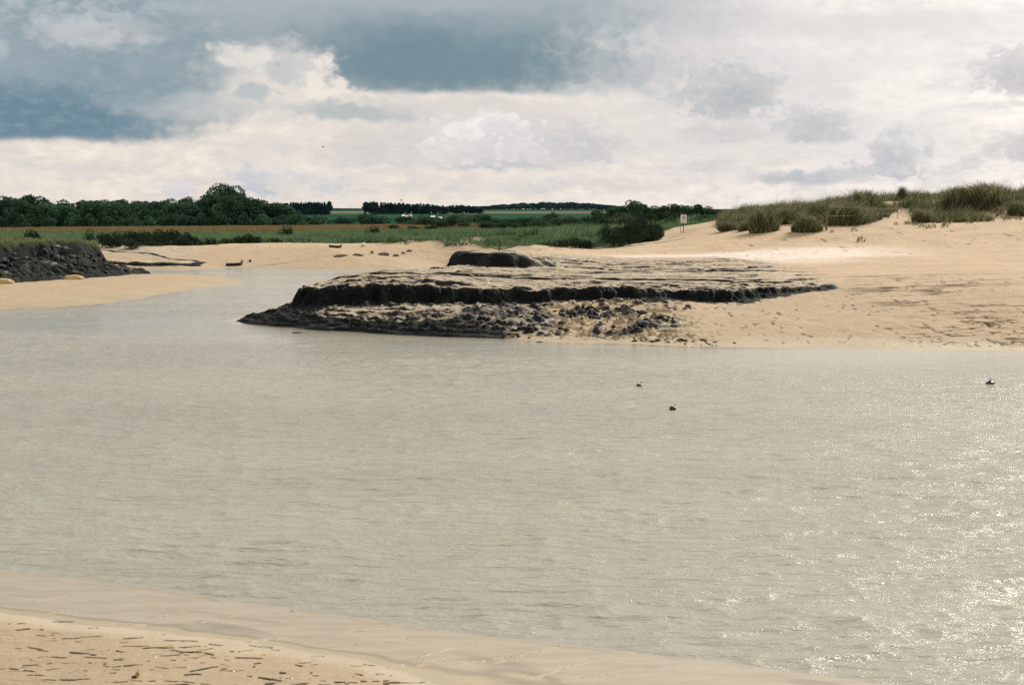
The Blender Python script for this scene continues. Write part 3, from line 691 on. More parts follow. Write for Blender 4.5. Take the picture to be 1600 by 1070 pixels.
M_white = simple('white_paint', (.78, .78, .74), .5, scale=3, rgb2=(.62, .61, .56))
M_cream = simple('cream_paint', (.52, .49, .42), .6, scale=3, rgb2=(.40, .38, .32))
M_navy = simple('dark_hull_paint', (.028, .036, .036), .45, scale=4)
M_red = simple('red_print', (.45, .07, .05), .6, scale=6, rgb2=(.38, .06, .05))
M_steel = simple('galvanised_steel', (.30, .31, .31), .45, scale=8, metal=.7)
M_gullg = simple('grey_feathers', (.16, .16, .165), .8, scale=8)
M_gullw = simple('white_feathers', (.70, .69, .66), .8, scale=8, rgb2=(.55, .54, .5))
M_weed = simple('yellow_seaweed', (.50, .30, .04), .5, scale=12, rgb2=(.32, .18, .03))
M_shell = simple('shell', (.72, .68, .60), .45, scale=20, rgb2=(.5, .46, .4))
M_roof = simple('pale_sheet_roof', (.62, .63, .60), .5, scale=.6, rgb2=(.5, .5, .48))

# ------------------------------------------------------------------ mesh builders
def icosph(sub):
    import bmesh
    bm = bmesh.new(); bmesh.ops.create_icosphere(bm, subdivisions=sub, radius=1)
    v = np.array([p.co[:] for p in bm.verts]); f = np.array([[q.index for q in p.verts] for p in bm.faces]); bm.free()
    return v, f
ICO3 = icosph(4); ICO2 = icosph(3)
def rock_mesh(name, mat, seed, sx=1, sy=1, sz=.7, rough=.35, hi=False, sharp=1.0):
    v, f = (ICO3 if hi else ICO2); v = v.copy()
    a = fbm(v[:,0]*1.0+v[:,2]*.7+seed*9.1, v[:,1]*1.0-v[:,2]*.6+seed*3.7, 1.1, 4, 200+seed)
    b_ = fbm(v[:,0]-v[:,2]+seed*2.1, v[:,1]+v[:,2]*1.2, 2.9, 3, 300+seed)
    r = 1+a*rough*1.6+b_*rough*.7
    v = v*r[:,None]*np.array([sx, sy, sz])
    v[:,2] = np.where(v[:,2] < -.2*sz, -.2*sz+(v[:,2]+.2*sz)*.4, v[:,2])
    return mesh_from(name, v, f, [mat], smooth=False)
class MB:
    """collects boxes, tubes, lathes into one mesh"""
    def __init__(s): s.v = []; s.f = []; s.m = []; s.mi = 0
    def add(s, vs, fs):
        o = len(s.v); s.v += [tuple(map(float, p)) for p in vs]; s.f += [tuple(o+i for i in q) for q in fs]; s.m += [s.mi]*len(fs)
    def box(s, cx, cy, cz, dx, dy, dz, rz=0):
        c, n = math.cos(rz), math.sin(rz); vs = []
        for z in (-dz/2, dz/2):
            for x, y in ((-dx/2,-dy/2),(dx/2,-dy/2),(dx/2,dy/2),(-dx/2,dy/2)):
                vs.append((cx+x*c-y*n, cy+x*n+y*c, cz+z))
        s.add(vs, [(3,2,1,0),(4,5,6,7),(0,1,5,4),(1,2,6,5),(2,3,7,6),(3,0,4,7)])
    def tube(s, pts, rad, n=8, cap=True):
        pts = [np.array(p, float) for p in pts]; k = len(pts)
        rad = [rad]*k if isinstance(rad, (int, float)) else rad
        vs = []
        for i, p in enumerate(pts):
            d = pts[min(i+1, k-1)]-pts[max(i-1, 0)]; d = d/(np.linalg.norm(d)+1e-9)
            a = np.cross(d, [0, 0, 1.]);
            if np.linalg.norm(a) < .05: a = np.cross(d, [1., 0, 0])
            a = a/np.linalg.norm(a); b_ = np.cross(d, a)
            for j in range(n):
                t_ = 2*math.pi*j/n; vs.append(p+(a*math.cos(t_)+b_*math.sin(t_))*rad[i])
        fs = [(i*n+j, i*n+(j+1)%n, (i+1)*n+(j+1)%n, (i+1)*n+j) for i in range(k-1) for j in range(n)]
        if cap: fs += [tuple(range(n)), tuple((k-1)*n+j for j in reversed(range(n)))]
        s.add(vs, fs)
    def lathe(s, prof, n=24, c=(0,0,0), sx=1, sy=1):
        vs = [(c[0]+r*math.cos(2*math.pi*j/n)*sx, c[1]+r*math.sin(2*math.pi*j/n)*sy, c[2]+z) for r, z in prof for j in range(n)]
        fs = [(i*n+j, i*n+(j+1)%n, (i+1)*n+(j+1)%n, (i+1)*n+j) for i in range(len(prof)-1) for j in range(n)]
        s.add(vs, fs)
    def mesh(s, name, *mats, smooth=False):
        me = D.meshes.new(name); me.from_pydata(s.v, [], s.f); me.update()
        for m in mats: me.materials.append(m)
        me.polygons.foreach_set('material_index', s.m)
        if smooth: me.polygons.foreach_set('use_smooth', [True]*len(s.f))
        return me
def empty(name, loc, rz=0):
    o = D.objects.new(name, None); COL.objects.link(o); o.location = loc; o.rotation_euler = (0, 0, rz); return o
def copy_tree(o, parent=None):
    c = o.copy(); COL.objects.link(c)
    if parent is not None: c.parent = parent
    for ch in [q for q in COL.objects if q.parent == o]: copy_tree(ch, c)
    return c

# leaf clouds -------------------------------------------------------
def leaf_cloud(name, mat, seed, w, h, n, leaf, base=.12, blobs=12, flat=False, cone=False, aspect=1.0):
    rg = np.random.default_rng(seed); P_ = []
    if cone:
        zz_ = rg.random(n)**.85; r_ = w/2*(1-zz_)**.75*(.55+.45*rg.random(n)); a_ = rg.random(n)*2*np.pi
        r_ = r_*(.82+.18*np.sin(zz_*34+a_*1.0)); P_ = np.stack([r_*np.cos(a_), r_*np.sin(a_), base*h+zz_*h*(1-base)], 1)
        C = P_
    else:
        cs = []
        for k in range(blobs):
            a_ = rg.random()*2*np.pi; q = rg.random()**.55; zf = rg.random()**(.8 if flat else .7)
            prof = (1-.62*max(0, zf-.35)**1.2) if not flat else math.sqrt(max(.05, 1-zf*zf))
            cs.append((q*w*.36*prof*math.cos(a_), q*w*.36*prof*math.sin(a_), base*h+zf*h*(.80-base)+.04*h, w*(.13+.11*rg.random()), h*((.20 if flat else .10)+.12*rg.random())))
        cs[0] = (0, 0, h*.80 if not flat else h*.6, w*.20, h*.19); cs = np.array(cs)
        ii = rg.integers(0, blobs, n); d = rg.normal(size=(n, 3)); d /= np.linalg.norm(d, axis=1)[:,None]
        rad = (.72+.36*rg.random(n)**.6)
        C = cs[ii]; P_ = np.stack([C[:,0]+d[:,0]*rad*C[:,3], C[:,1]+d[:,1]*rad*C[:,3], C[:,2]+d[:,2]*rad*C[:,4]], 1)
        P_[:,2] = np.maximum(P_[:,2], .02*h*rg.random(n))
    P_[:,0] *= aspect
    a = rg.normal(size=(n, 3)); a /= np.linalg.norm(a, axis=1)[:,None]
    b_ = rg.normal(size=(n, 3)); b_ = b_-a*(a*b_).sum(1)[:,None]; b_ /= np.linalg.norm(b_, axis=1)[:,None]
    s = leaf*(.6+.8*rg.random(n))[:,None]
    V_ = np.stack([P_-a*s*.5, P_+b_*s*.32, P_+a*s*.5, P_-b_*s*.32], 1).reshape(-1, 3)
    return mesh_from(name, V_, np.arange(4*n, dtype=np.int32).reshape(-1, 4), [mat], smooth=False)
def trunk_mesh(name, h, w, seed, limbs=5):
    rg = random.Random(seed); m = MB()
    m.tube([(0,0,-.3),(0.02*h,0,h*.25),(.01*h,.02*h,h*.55),(0,0,h*.82)], [h*.035,h*.026,h*.017,h*.005], 7)
    for k in range(limbs):
        a = rg.random()*6.28; z0 = h*(.25+.4*rg.random()); l = w*(.25+.15*rg.random())
        m.tube([(0,0,z0),(l*.5*math.cos(a),l*.5*math.sin(a),z0+h*.10),(l*math.cos(a),l*math.sin(a),z0+h*.16)], [h*.012,h*.008,h*.003], 5)
    return m.mesh(name, M_bark, smooth=True)
def make_tree(name, mat, seed, w, h, n, leaf, **k):
    o = empty(name, (0,0,0))
    link('crown', leaf_cloud('crown', mat, seed, w, h, n, leaf, **k), o); link('trunk', trunk_mesh('trunk', h, w, seed), o)
    return o
USED = set()
def put(proto, x, y, z, rz, sc, label, cat, group=None):
    if proto.name in USED: o = copy_tree(proto)
    else: o = proto; USED.add(proto.name)
    o.location = (x, y, z); o.rotation_euler = (0, 0, rz); o.scale = sc if isinstance(sc, tuple) else (sc,)*3
    return tag(o, label, cat, group)
def blades(name, mat, P_, h, wd, seed, lean=.35, seg=2, wind=(0.25, -.1)):
    """grass blades rooted at the points P_; h and wd are per-blade arrays"""
    rg = np.random.default_rng(seed); n = len(P_); a = rg.random(n)*2*np.pi
    dx = np.cos(a)*rg.random(n)*lean+wind[0]; dy = np.sin(a)*rg.random(n)*lean+wind[1]
    fa = rg.random(n)*np.pi; wx_ = np.cos(fa)*wd*.5; wy_ = np.sin(fa)*wd*.5
    rows = []
    for k in range(seg+1):
        t_ = k/seg; ww = (1-t_)**.8 if k < seg else 0.04
        cx = P_[:,0]+dx*h*t_**1.8; cy = P_[:,1]+dy*h*t_**1.8; cz = P_[:,2]+h*(t_-.12*t_*t_)
        rows.append(np.stack([cx-wx_*ww, cy-wy_*ww, cz], 1)); rows.append(np.stack([cx+wx_*ww, cy+wy_*ww, cz], 1))
    V_ = np.stack(rows, 1).reshape(-1, 3); q = []
    base_ = (np.arange(n)*2*(seg+1))[:,None]
    for k in range(seg): q.append(base_+np.array([[2*k, 2*k+1, 2*k+3, 2*k+2]]))
    q = np.stack(q, 1).reshape(-1, 4).astype(np.int32)
    return mesh_from(name, V_, q, [mat], smooth=False)

# ------------------------------------------------------------------ trees
pr = [make_tree('broadleaf_tree', M_tree, 11+k, 9.0, 9.0, 3600, .55, blobs=15, base=.10) for k in range(5)]
prof_u = [-420,-200,0,50,75,100,130,165,200,230,255,280,300,330,345,370,400,430,445,470,490]
prof_v = [305,306,309,307,309,314,310,313,312,310,313,311,310,306,296,300,310,317,321,330,340]
rg = random.Random(3)
GL = 'broadleaf trees of the wood behind the reed field'
for row, (Yd, n0, n1, dn) in enumerate([(392,-330,470,33),(410,-320,455,30),(432,-340,440,30)]):
    u = n0
    while u < n1:
        uu = u+rg.uniform(-7, 7); yy = Yd+rg.uniform(-5, 5); x, y, _ = pix(uu, 355, yy)
        vt = np.interp(uu, prof_u, prof_v)+rg.uniform(-1.5, 5)+(4 if row == 0 else 0)
        z0 = hz(x, y); H_ = max(3.0, CAM_H+(HOR-vt)*yy/F-z0)
        tall = abs(uu-350) < 17 and row == 1
        if not tall:
            put(pr[rg.randrange(5)], x, y, z0-.2, rg.random()*6.28, (rg.uniform(.85, 1.1), rg.uniform(.85, 1.1), H_/9.0*1.04),
                'dark green broadleaf tree standing in the long wood behind the straw coloured reed field', 'tree', GL)
        u += dn*rg.uniform(.8, 1.2)
x, y, _ = pix(352, 355, 405)
put(make_tree('broadleaf_tree', M_tree, 36, 15.5, 12.2, 7500, .55, blobs=26, base=.08), x, y, hz(x,y), .4, 1.0,
    'tallest broadleaf tree of the left wood, its rounded top rising above all its neighbours', 'tree')
# lower bushes at the foot of the wood and the trees that taper off to its right
prs = [make_tree('bush', M_tree, 51+k, 6.0, 3.6, 1500, .42, blobs=10, base=.02, flat=True) for k in range(3)]
for k in range(20):
    uu = -60+k*29+rg.uniform(-8, 8); yy = 383+rg.uniform(-3, 3); x, y, _ = pix(uu, 355, yy)
    put(prs[k%3], x, y, hz(x, y)-.1, rg.random()*6.28, rg.uniform(.7, 1.15), 'low green bush at the foot of the long left wood along the reed field', 'bush', 'bushes at the foot of the wood')
for k in range(26):
    uu = 470+k*19+rg.uniform(-8, 8); yy = rg.uniform(430, 560); x, y, _ = pix(uu, 350, yy)
    put(prs[k%3], x, y, hz(x, y)-.1, rg.random()*6.28, (rg.uniform(1.1, 1.8), 1.2, rg.uniform(.55, .95)), 'low green bush in the hedges between marsh and far conifers', 'bush', 'bushes in the far hedges')
# right-hand trees behind the sign
for k, (uu, vt, yy) in enumerate([(935,326,360),(955,323,350),(972,322,345),(990,314,340),(1006,319,345),(1022,321,350),(1038,321,345),(1055,319,340),(1072,321,350),(1090,319,340),(1106,322,345),
        (1122,327,340),(1138,331,345),(1150,328,320),(1165,323,310),(1180,321,300),(1193,325,300),(1207,327,305)]):
    x, y, _ = pix(uu, 350, yy); z0 = hz(x, y); H_ = CAM_H+(HOR-vt)*yy/F-z0
    put(pr[k%5], x, y, z0-.2, rg.random()*6.28, (rg.uniform(.55, .7), .6, H_/9.0*1.04),
        'highest rounded tree left of the beach sign, above the dark shrub mass' if uu == 990 else 'mid green broadleaf tree in the row behind the beach sign and dunes', 'tree', None if uu == 990 else 'broadleaf trees in the row behind the sign')
# conifer belts on the rise
pc = [make_tree('conifer_tree', M_pine, 71+k, 6.0, 9.5, 1500, .9, base=.04, cone=False, blobs=9) for k in range(3)]+[make_tree('conifer_tree', M_pine, 75, 5.2, 10.5, 1500, .9, base=.02, cone=True)]
def belt(u0, u1, yd, vtop, vb, lab, grp, dn=5.0, rows=2):
    for r_ in range(rows):
        u = u0
        while u <= u1:
            yy = yd+r_*14; x, y, _ = pix(u+rg.uniform(-1.5, 1.5), vb, yy); z0 = hz(x, y)
            vt = np.interp(u, *vtop)+rg.uniform(-1.0, 2.2); H_ = CAM_H+(HOR-vt)*yy/F-z0
            k = rg.randrange(4); put(pc[k], x, y, z0-.3, rg.random()*6.28, (.9, .9, H_/(9.5 if k < 3 else 10.5)), lab, 'tree', grp)
            u += dn*rg.uniform(.8, 1.2)
belt(440, 520, 1080, ([440,465,500,522],[319,315,316,315]), 333, 'dark conifer in the flat topped belt on the skyline right of the left wood', 'conifers of the left skyline belt')
belt(571, 699, 1120, ([570,620,660,700],[315,317,318,321]), 335, 'dark conifer in the long skyline belt at the middle of the horizon', 'conifers of the long skyline belt')
belt(703, 753, 1180, ([700,730,755],[321,321,324]), 336, 'dark conifer in the short lower belt right of the long skyline belt', 'conifers of the short skyline belt')
# far wood on the ridge: one mass
n = 26000; rg2 = np.random.default_rng(5); uu = rg2.uniform(520, 975, n); yy = rg2.uniform(1980, 2250, n)
vt = np.interp(uu, [520,600,700,755,800,850,900,960,975],[327,328,325,323,319,317,317,322,327]); X_ = (uu-800)/F*yy
Hh = CAM_H+(HOR-vt)*yy/F; zg = plateau(X_, yy); kk = np.clip(rg2.random(n)**.5, 0, 1)
P_ = np.stack([X_, yy, zg+(Hh-zg)*kk*(.86+.14*np.sin(X_*.31)*np.cos(X_*.13+1)+.10*vnoise(X_*.09, yy*.02, 9))], 1)
a_ = rg2.normal(size=(n,3)); a_ /= np.linalg.norm(a_, axis=1)[:,None]; b_ = np.cross(a_, rg2.normal(size=(n,3))); b_ /= np.linalg.norm(b_, axis=1)[:,None]
V_ = np.stack([P_-a_*1.6, P_+b_*1.2, P_+a_*1.6, P_-b_*1.2], 1).reshape(-1,3)
me = mesh_from('far_wood', V_, np.arange(4*n, dtype=np.int32).reshape(-1,4), [M_pine], smooth=False)
tag(struct(link('far_wood', me), 'stuff'), 'far off dark wood along the low ridge on the horizon', 'wood')

# ------------------------------------------------------------------ marsh shrubs
psh = [make_tree('shrub', M_shrub, 90+k, 3.6, 2.2, 2200, .16, blobs=11, base=.0, flat=True) for k in range(3)]
pdk = [make_tree('dark_shrub', M_dark, 95+k, 3.4, 1.7, 2600, .13, blobs=11, base=.0, flat=True) for k in range(3)]
pol = [make_tree('shrub', M_olive, 105+k, 4.2, 2.2, 2000, .18, blobs=11, base=.0, flat=True) for k in range(3)]
def shrub(P_, uu, vt, vb, yy, wpx, label, group=None, hs=1.0, base_h=2.0, base_w=3.4):
    x, y, _ = pix(uu, vb, yy); z0 = hz(x, y); H_ = max(.4, CAM_H+(HOR-vt)*y/F-z0); W_ = wpx*y/F
    k = rg.randrange(len(P_)); return put(P_[k], x, y, z0-.08, rg.random()*.6-.3, (W_/3.1, max(W_/3.6, .5), H_/base_h*1.08), label, 'shrub', group)
shrub(pdk, 52, 360, 373, 150, 44, 'low rounded dark shrub standing alone on the reeds above the left clay bank', base_h=1.6)
shrub(pdk, 141, 361, 371, 150, 26, 'small dark round shrub between the lone left shrub and the dark hedge', base_h=1.6)
shrub(pdk, -5, 366, 373, 150, 20, 'tiny dark shrub cut by the left edge of the photo', base_h=1.6)
for uu, vt, vb, yy, wp in [(165,364,377,158,44),(188,363,382,158,44),(208,361,385,160,44),(228,361,387,160,46),(250,360,387,161,50),(272,359,385,161,50),(292,364,383,163,40),(180,366,386,152,40),(225,369,390,155,52),(255,369,390,156,50),(206,372,393,150,40),(283,370,386,158,40),(238,376,392,153,40)]:
    shrub(pdk, uu, vt, vb, yy, wp, 'near black shrub in the dense hedge above the inlet, right of the left clay bank', 'near black shrubs in the hedge above the inlet', base_h=1.6)
for uu, wp, vt in [(305,30,371),(330,36,371),(352,34,372),(372,34,369),(388,44,366),(402,30,370),(430,36,371),(455,30,372),(477,34,372)]:
    shrub(pdk, uu, vt, 382, 163, wp, 'low dark shrub at the marsh edge where the grass meets the far beach', 'low dark shrubs along the far beach edge', base_h=1.6)
shrub(pdk, 449, 354.5, 369, 195, 32, 'dark domed shrub standing in the straw reeds above the far beach', base_h=1.6)
shrub(pdk, 585, 354.5, 368, 190, 32, 'dark domed shrub at the right end of the straw reeds', base_h=1.6)
shrub(psh, 614, 353, 362, 215, 34, 'wide dark green shrub just right of the domed reed shrub', base_h=2.0)
shrub(psh, 645, 354, 363, 210, 36, 'dark green shrub left of the paler marsh tongue')
for uu, vt, vb, yy, wp in [(690,348,363,215,40),(705,344,362,220,30),(672,353,364,205,38),(725,350,362,220,36),(760,350,360,225,40),(790,349,360,225,44)]:
    shrub(psh, uu, vt, vb, yy, wp, 'dark green shrub in the group behind the middle of the marsh grass', 'dark green shrubs behind the marsh grass')
for k in range(34):
    uu = 640+rg.uniform(0, 420); yy = rg.uniform(235, 330); vt = rg.uniform(338, 348)-((uu > 960)*4)
    shrub(pol if rg.random() < .55 else psh, uu, vt, 357, yy, rg.uniform(26, 46), 'green bush in the scrub belt behind the marsh grass tongue', 'green bushes of the scrub belt')
for uu, vt, vb, yy, wp in [(1035,334,352,200,44),(1060,335,352,195,44),(1085,336,352,190,48),(1110,337,350,185,48),(1135,338,350,185,44),(1160,336,348,182,44),(1120,340,353,172,40),(1095,341,355,170,40),(1150,342,352,170,36),(1045,343,358,172,36),(1180,334,346,182,44)]:
    shrub(psh, uu, vt, vb, yy, wp, 'dark green bush in the belt directly behind the beach sign', 'dark green bushes behind the sign')
for uu, vt, vb, yy, wp in [(1000,339,375,141,58),(975,350,383,134,44),(1022,347,370,144,44),(990,345,380,137,46),(962,358,386,131,30),(1010,352,376,139,40),(1030,354,366,147,30),(947,360,380,134,34)]:
    shrub(pdk if uu != 947 else psh, uu, vt, vb, yy, wp, 'tall blackish shrub at the right tip of the marsh grass, highest of its clump' if uu == 1000 else 'blackish shrub in the big clump at the right tip of the marsh grass', None if uu == 1000 else 'blackish shrubs in the clump at the marsh tip', base_h=1.6)
for uu, vt, vb, yy, wp in [(900,371,386,130,46),(880,373,384,132,40),(918,374,388,129,36),(860,374,384,134,40)]:
    shrub(pdk, uu, vt, vb, yy, wp, 'dark trailing shrub on the front edge of the marsh grass above the mud', 'dark trailing shrubs on the front edge of the marsh', base_h=1.6)

# ------------------------------------------------------------------ marsh grass, reeds, bank-top grass (uncountable)
def scatter(n, x0, x1, y0, y1, keep, seed):
    r_ = np.random.default_rng(seed); x = r_.uniform(x0, x1, n); y = r_.uniform(y0, y1, n)
    k = keep(x, y); x, y = x[k], y[k]; return np.stack([x, y, height(x, y)-.03], 1)
def marsh_keep(x, y): return (y > vegline(x)+fbm(x, y, .25, 3, 401)*2.2) & (fbm(x, y, .35, 3, 402) > -.38) & (x < 24)
P_ = scatter(95000, -26, 24, 128, 188, marsh_keep, 1); r_ = np.random.default_rng(2)
hh_ = (.30+.50*r_.random(len(P_)))*(1+1.3*fbm(P_[:,0], P_[:,1], .28, 4, 403))
tag(struct(link('marsh_grass', blades('marsh_grass', M_grass, P_, np.maximum(hh_, .12), .11+0*hh_, 3, lean=.6)), 'stuff'), 'green marsh grass and sea purslane in a low tongue behind the far beach', 'grass')
P_ = scatter(52000, -80, -5, 162, 212, lambda x, y: y > vegline(x)+.5, 4)
tag(struct(link('marsh_grass', blades('marsh_grass', M_grass, P_, .35+.35*r_.random(len(P_)), .11+0*P_[:,0], 5, lean=.5)), 'stuff'), 'olive grass strip between the far beach shrubs and the straw reeds', 'grass')
P_ = scatter(66000, -95, 4, 210, 340, lambda x, y: (x < -y*.02-1) & (fbm(x, y, .05, 2, 405) > -.5), 6)
tag(struct(link('reeds', blades('reeds', M_straw, P_, .5+.5*r_.random(len(P_)), .20+0*P_[:,0], 7, lean=.3)), 'stuff'), 'straw coloured reed field in front of the left wood', 'reeds')
def bank_keep(x, y):
    d = sdist(x, y, CLAY)+fbm(x, y, .5, 4, 87)*.8; return (d > 2.3) & (height(x, y)+fbm(x, y, .7, 3, 133)*.5 > 2.65)
P_ = scatter(90000, -62, -30, 98, 150, bank_keep, 8)
hh_ = (.10+.20*r_.random(len(P_)))*(1+fbm(P_[:,0], P_[:,1], .4, 3, 407))
tag(struct(link('bank_grass', blades('bank_grass', M_marram, P_, np.maximum(hh_, .1), .07+0*hh_, 9, lean=.9)), 'stuff'), 'short rough grass matted over the top of the left clay bank', 'grass')

# ------------------------------------------------------------------ dune grass
def crest_keep(polys):
    def f(x, y):
        z = height(x, y)+.25
        u = 800+x/y*F; v = HOR+(CAM_H-z)/y*F
        k = np.zeros(x.shape, bool)
        for p in polys: k |= sdist(u, v, p)+fbm(x, y, .9, 3, 411)*5 > 0
        k &= fbm(x, y, .42, 3, 415) > -.34
        return k
    return f
def poly_world(pts):  # a patch outlined on the slope, kept as its ground footprint
    return pts
DP = [poly_world([(1185,350),(1205,338),(1232,340),(1262,338),(1300,340),(1330,352),(1352,347),(1366,344),(1396,328),(1408,322),(1430,322),(1432,300),(1120,300),(1120,348)]),
      poly_world([(1430,342),(1440,338),(1452,345),(1490,346),(1540,345),(1552,335),(1566,326),(1580,324),(1592,326),(1700,326),(1700,290),(1400,290),(1412,322),(1428,330)]),
      poly_world([(1130,352),(1145,340),(1180,334),(1180,348),(1150,356)])]
P_ = scatter(190000, 16, 62, 124, 165, crest_keep(DP), 12)
hh_ = (.35+.75*r_.random(len(P_))**1.5)*(1+1.3*fbm(P_[:,0], P_[:,1], .55, 3, 413))
tag(struct(link('dune_grass', blades('dune_grass', M_marram, P_, np.maximum(hh_, .2), .055+0*hh_, 13, lean=.75, wind=(.28,-.05))), 'stuff'), 'thick marram grass covering the top of the sand dunes', 'grass')
def tuft(name, seed, n, rad, h, wd, mat=None):
    rr_ = np.random.default_rng(seed); a = rr_.random(n)*6.283; q = np.sqrt(rr_.random(n))*rad
    P_ = np.stack([q*np.cos(a), q*np.sin(a), -.05+.55*h*(1-(q/rad)**2)], 1)
    hh = h*(.32+.75*rr_.random(n)**2.2)
    me = blades(name, mat or M_marram, P_, hh, np.full(n, wd), seed+1, lean=1.0, wind=(.25,-.15))
    o = D.objects.new(name, me); COL.objects.link(o); return o
def mound(parent, rad, h):
    v, f = ICO2; vv = v*np.array([rad*.86, rad*.86, h*.52]); vv = vv*(1+fbm(v[:,0], v[:,1], 1.5, 3, 77)[:,None]*.12)
    link('root_mound', mesh_from('root_mound', vv, f, [M_dark]), parent)
tf = [tuft('grass_tussock', 500+k, 3200, 1.0, 1.5, .045) for k in range(3)]
for q in tf: mound(q, 1.0, 1.5)
for k, (uu, vt, vb, wp, lab) in enumerate([
        (1143,346,360,38,'low dark grass tussock, leftmost on the sand at the foot of the dunes'),
        (1166,346,361,24,'small dark grass tussock squeezed between the leftmost and the big round one'),
        (1195,329,363,50,'biggest rounded dark grass tussock leaning at the left end of the dunes'),
        (1249,346,363,22,'small dark round tussock left of the tussock beside the tall fence post'),
        (1268,338,363,42,'round dark tussock just left of the tall fence post'),
        (1225,327,350,50,'tussock on the dune slope behind the biggest rounded one'),
        (1445,328,348,34,'grass tussock hanging over the bare sand face under the dune crest'),
        (1412,294,313,17,'spiky dark tussock standing up at the left of the dune crest gap'),
        (1496,297,330,50,'bushy tussock on the crest right of the sand gap'),
        (1545,290,325,60,'tallest bushy tussock on the dune crest near the right edge'),
        (1596,316,338,34,'green tussock on the sand slope at the right edge'),
        (1350,302,335,60,'broad tussock in the middle of the left dune crest'),
        (1318,318,352,60,'dark tussock on the front of the left dune right of the tall post'),
        (1290,318,348,50,'dark tussock directly behind the tall fence post')]):
    x, y, z0 = hit(uu, vb, 100, 170)
    y += .6; z0 = hz(x, y); H_ = max(.5, CAM_H+(HOR-vt)*y/F-z0); W_ = wp*y/F
    put(tf[k%3], x, y, z0-.1, rg.random()*6.28, (W_/2.1, W_/2.3, H_/1.5), lab, 'grass tussock')
ts = tuft('grass_sprig', 540, 60, .25, .45, .03)
for k, (uu, v) in enumerate([(1552,334),(1560,340),(1548,346),(1570,338),(1583,334),(1573,345),(1592,344),(1500,348),(1515,349),(1480,352),(1430,352),(1418,350),(1440,356),(1450,357),(1458,356),(1476,355),(1400,352),(1335,361),(1300,364),(1345,378)]):
    x, y, z0 = hit(uu, v, 100, 170)
    put(ts, x, y, z0, rg.random()*6.28, rg.uniform(.7, 1.5), 'small sprig of grass or weed on the bare sand below the dunes', 'grass sprig', 'small sprigs on the sand below the dunes')

# ------------------------------------------------------------------ clods, stones and lumps
ck = [D.objects.new('clay_clod', rock_mesh('clay_clod', M_clay, k, 1, .9, .62, .42)) for k in range(6)]
for o in ck: COL.objects.link(o)
rg = random.Random(21); cnt = 0
def clod(uu, v, wpx, label, group, flat=1.0):
    x, y, z0 = hit(uu, v, 52, 130); s = wpx*y/F*.5
    return put(ck[rg.randrange(6)], x, y, z0+s*.15, rg.random()*6.28, (s*rg.uniform(.9, 1.4), s*rg.uniform(.8, 1.1), s*rg.uniform(.6, 1.0)*flat), label, 'clay clod', group)
GCl = 'clay clods fallen on the slope below the dark bank'
centres = [(905,500,20,9),(985,487,10,6),(975,490,16,5),(1000,505,22,5),(1015,513,14,4),(990,516,12,4),(925,495,22,6),(880,512,26,8),(945,507,18,5),(850,505,30,10),(870,522,24,6),(800,500,34,12),(760,505,34,12),(820,525,40,5),(955,522,24,4),(1010,470,30,5),(1060,482,30,3),(920,478,24,6),(860,478,30,6),(1000,495,22,5)]
for k in range(205):
    cu, cv, su, sv = centres[rg.randrange(len(centres))]
    uu = rg.gauss(cu, su*.7); v = rg.gauss(cv, sv*.7)
    if v > 531 or v < 468 or uu < 700: continue
    clod(uu, v, rg.choice([3,4,4,5,6,6,8,10]), 'dark clay clod lying on the sandy slope below the bank cliff', GCl)
for uu, v, wp, lab in [(985,489,16,'large dark clod high on the sand slope, left one of the touching pair'),(1000,492,15,'large dark clod high on the sand slope, right one of the touching pair'),
        (1004,508,20,'largest dark clod in the lower cluster near the smooth sand'),(1021,510,13,'dark clod at the right end of the lower cluster'),(905,508,14,'lone rounded dark clod in the middle of the rubble slope'),
        (1054,512,8,'small clod lying alone on the smooth sand right of the rubble'),(1098,533,9,'round dark stone at the right end of the pebbles along the water')]:
    clod(uu, v, wp, lab, None)
for k in range(46):
    uu = rg.uniform(985, 1130); v = 529+(uu-985)*.06+rg.uniform(-2.5, 4.5)
    clod(uu, v, rg.choice([3,4,4,5,6,7]), 'dark pebble or clod in the line along the water edge of the far sand', 'dark stones along the far water edge', .8)
clod(1147, 537, 5, 'last tiny dark stone at the water edge beyond the pebble line', None)
# silt lumps on the far beach, boulders by the left bank
lk = [rock_mesh('silt_lump', M_clayt, 20+k, 1, .6, .4, .3) for k in range(4)]
for k, (uu, v, wp, hp, rz, lab) in enumerate([(534,401,20,5,.15,'long low grey lump, leftmost of the row on the far beach'),(558,400,17,5,.1,'pointed grey lump second from the left on the far beach'),
        (581,396,5,5,0,'small pale topped stone between the two pairs of far beach lumps'),(600,399,17,6,.1,'widest grey lump in the middle of the far beach row'),
        (619,401,9,6,0,'rounded grey lump right of the widest one on the far beach'),(630,396.5,5,4,0,'tiny dark lump touching the rightmost one on the far beach'),(639,394,9,4,.1,'thin dark lump, rightmost of the far beach row')]):
    x, y, z0 = hit(uu, v, 128, 165); o = link('silt_lump', lk[k%4]); s = wp*y/F*.5
    o.location = (x, y, z0+.02); o.rotation_euler = (0, -.08, rz); o.scale = (s, s, hp*y/F/.55*.9); tag(o, lab, 'lump')
bo = rock_mesh('boulder', M_tan, 31, 1, .6, .55, .10, hi=True)
for uu, v, wp, lab in [(116,437,34,'smooth yellow topped boulder at the foot of the left clay bank'),(4,443.5,40,'smooth yellow boulder cut by the left edge at the foot of the clay bank')]:
    x, y, z0 = hit(uu, v, 90, 125); o = link('boulder', bo); s = wp*y/F*.5
    o.location = (x, y, z0+.03); o.scale = (s, s*.9, s*.75); tag(o, lab, 'boulder')
rk = [rock_mesh('clay_block', M_clay, 40+k, 1, .8, .7, .4) for k in range(4)]
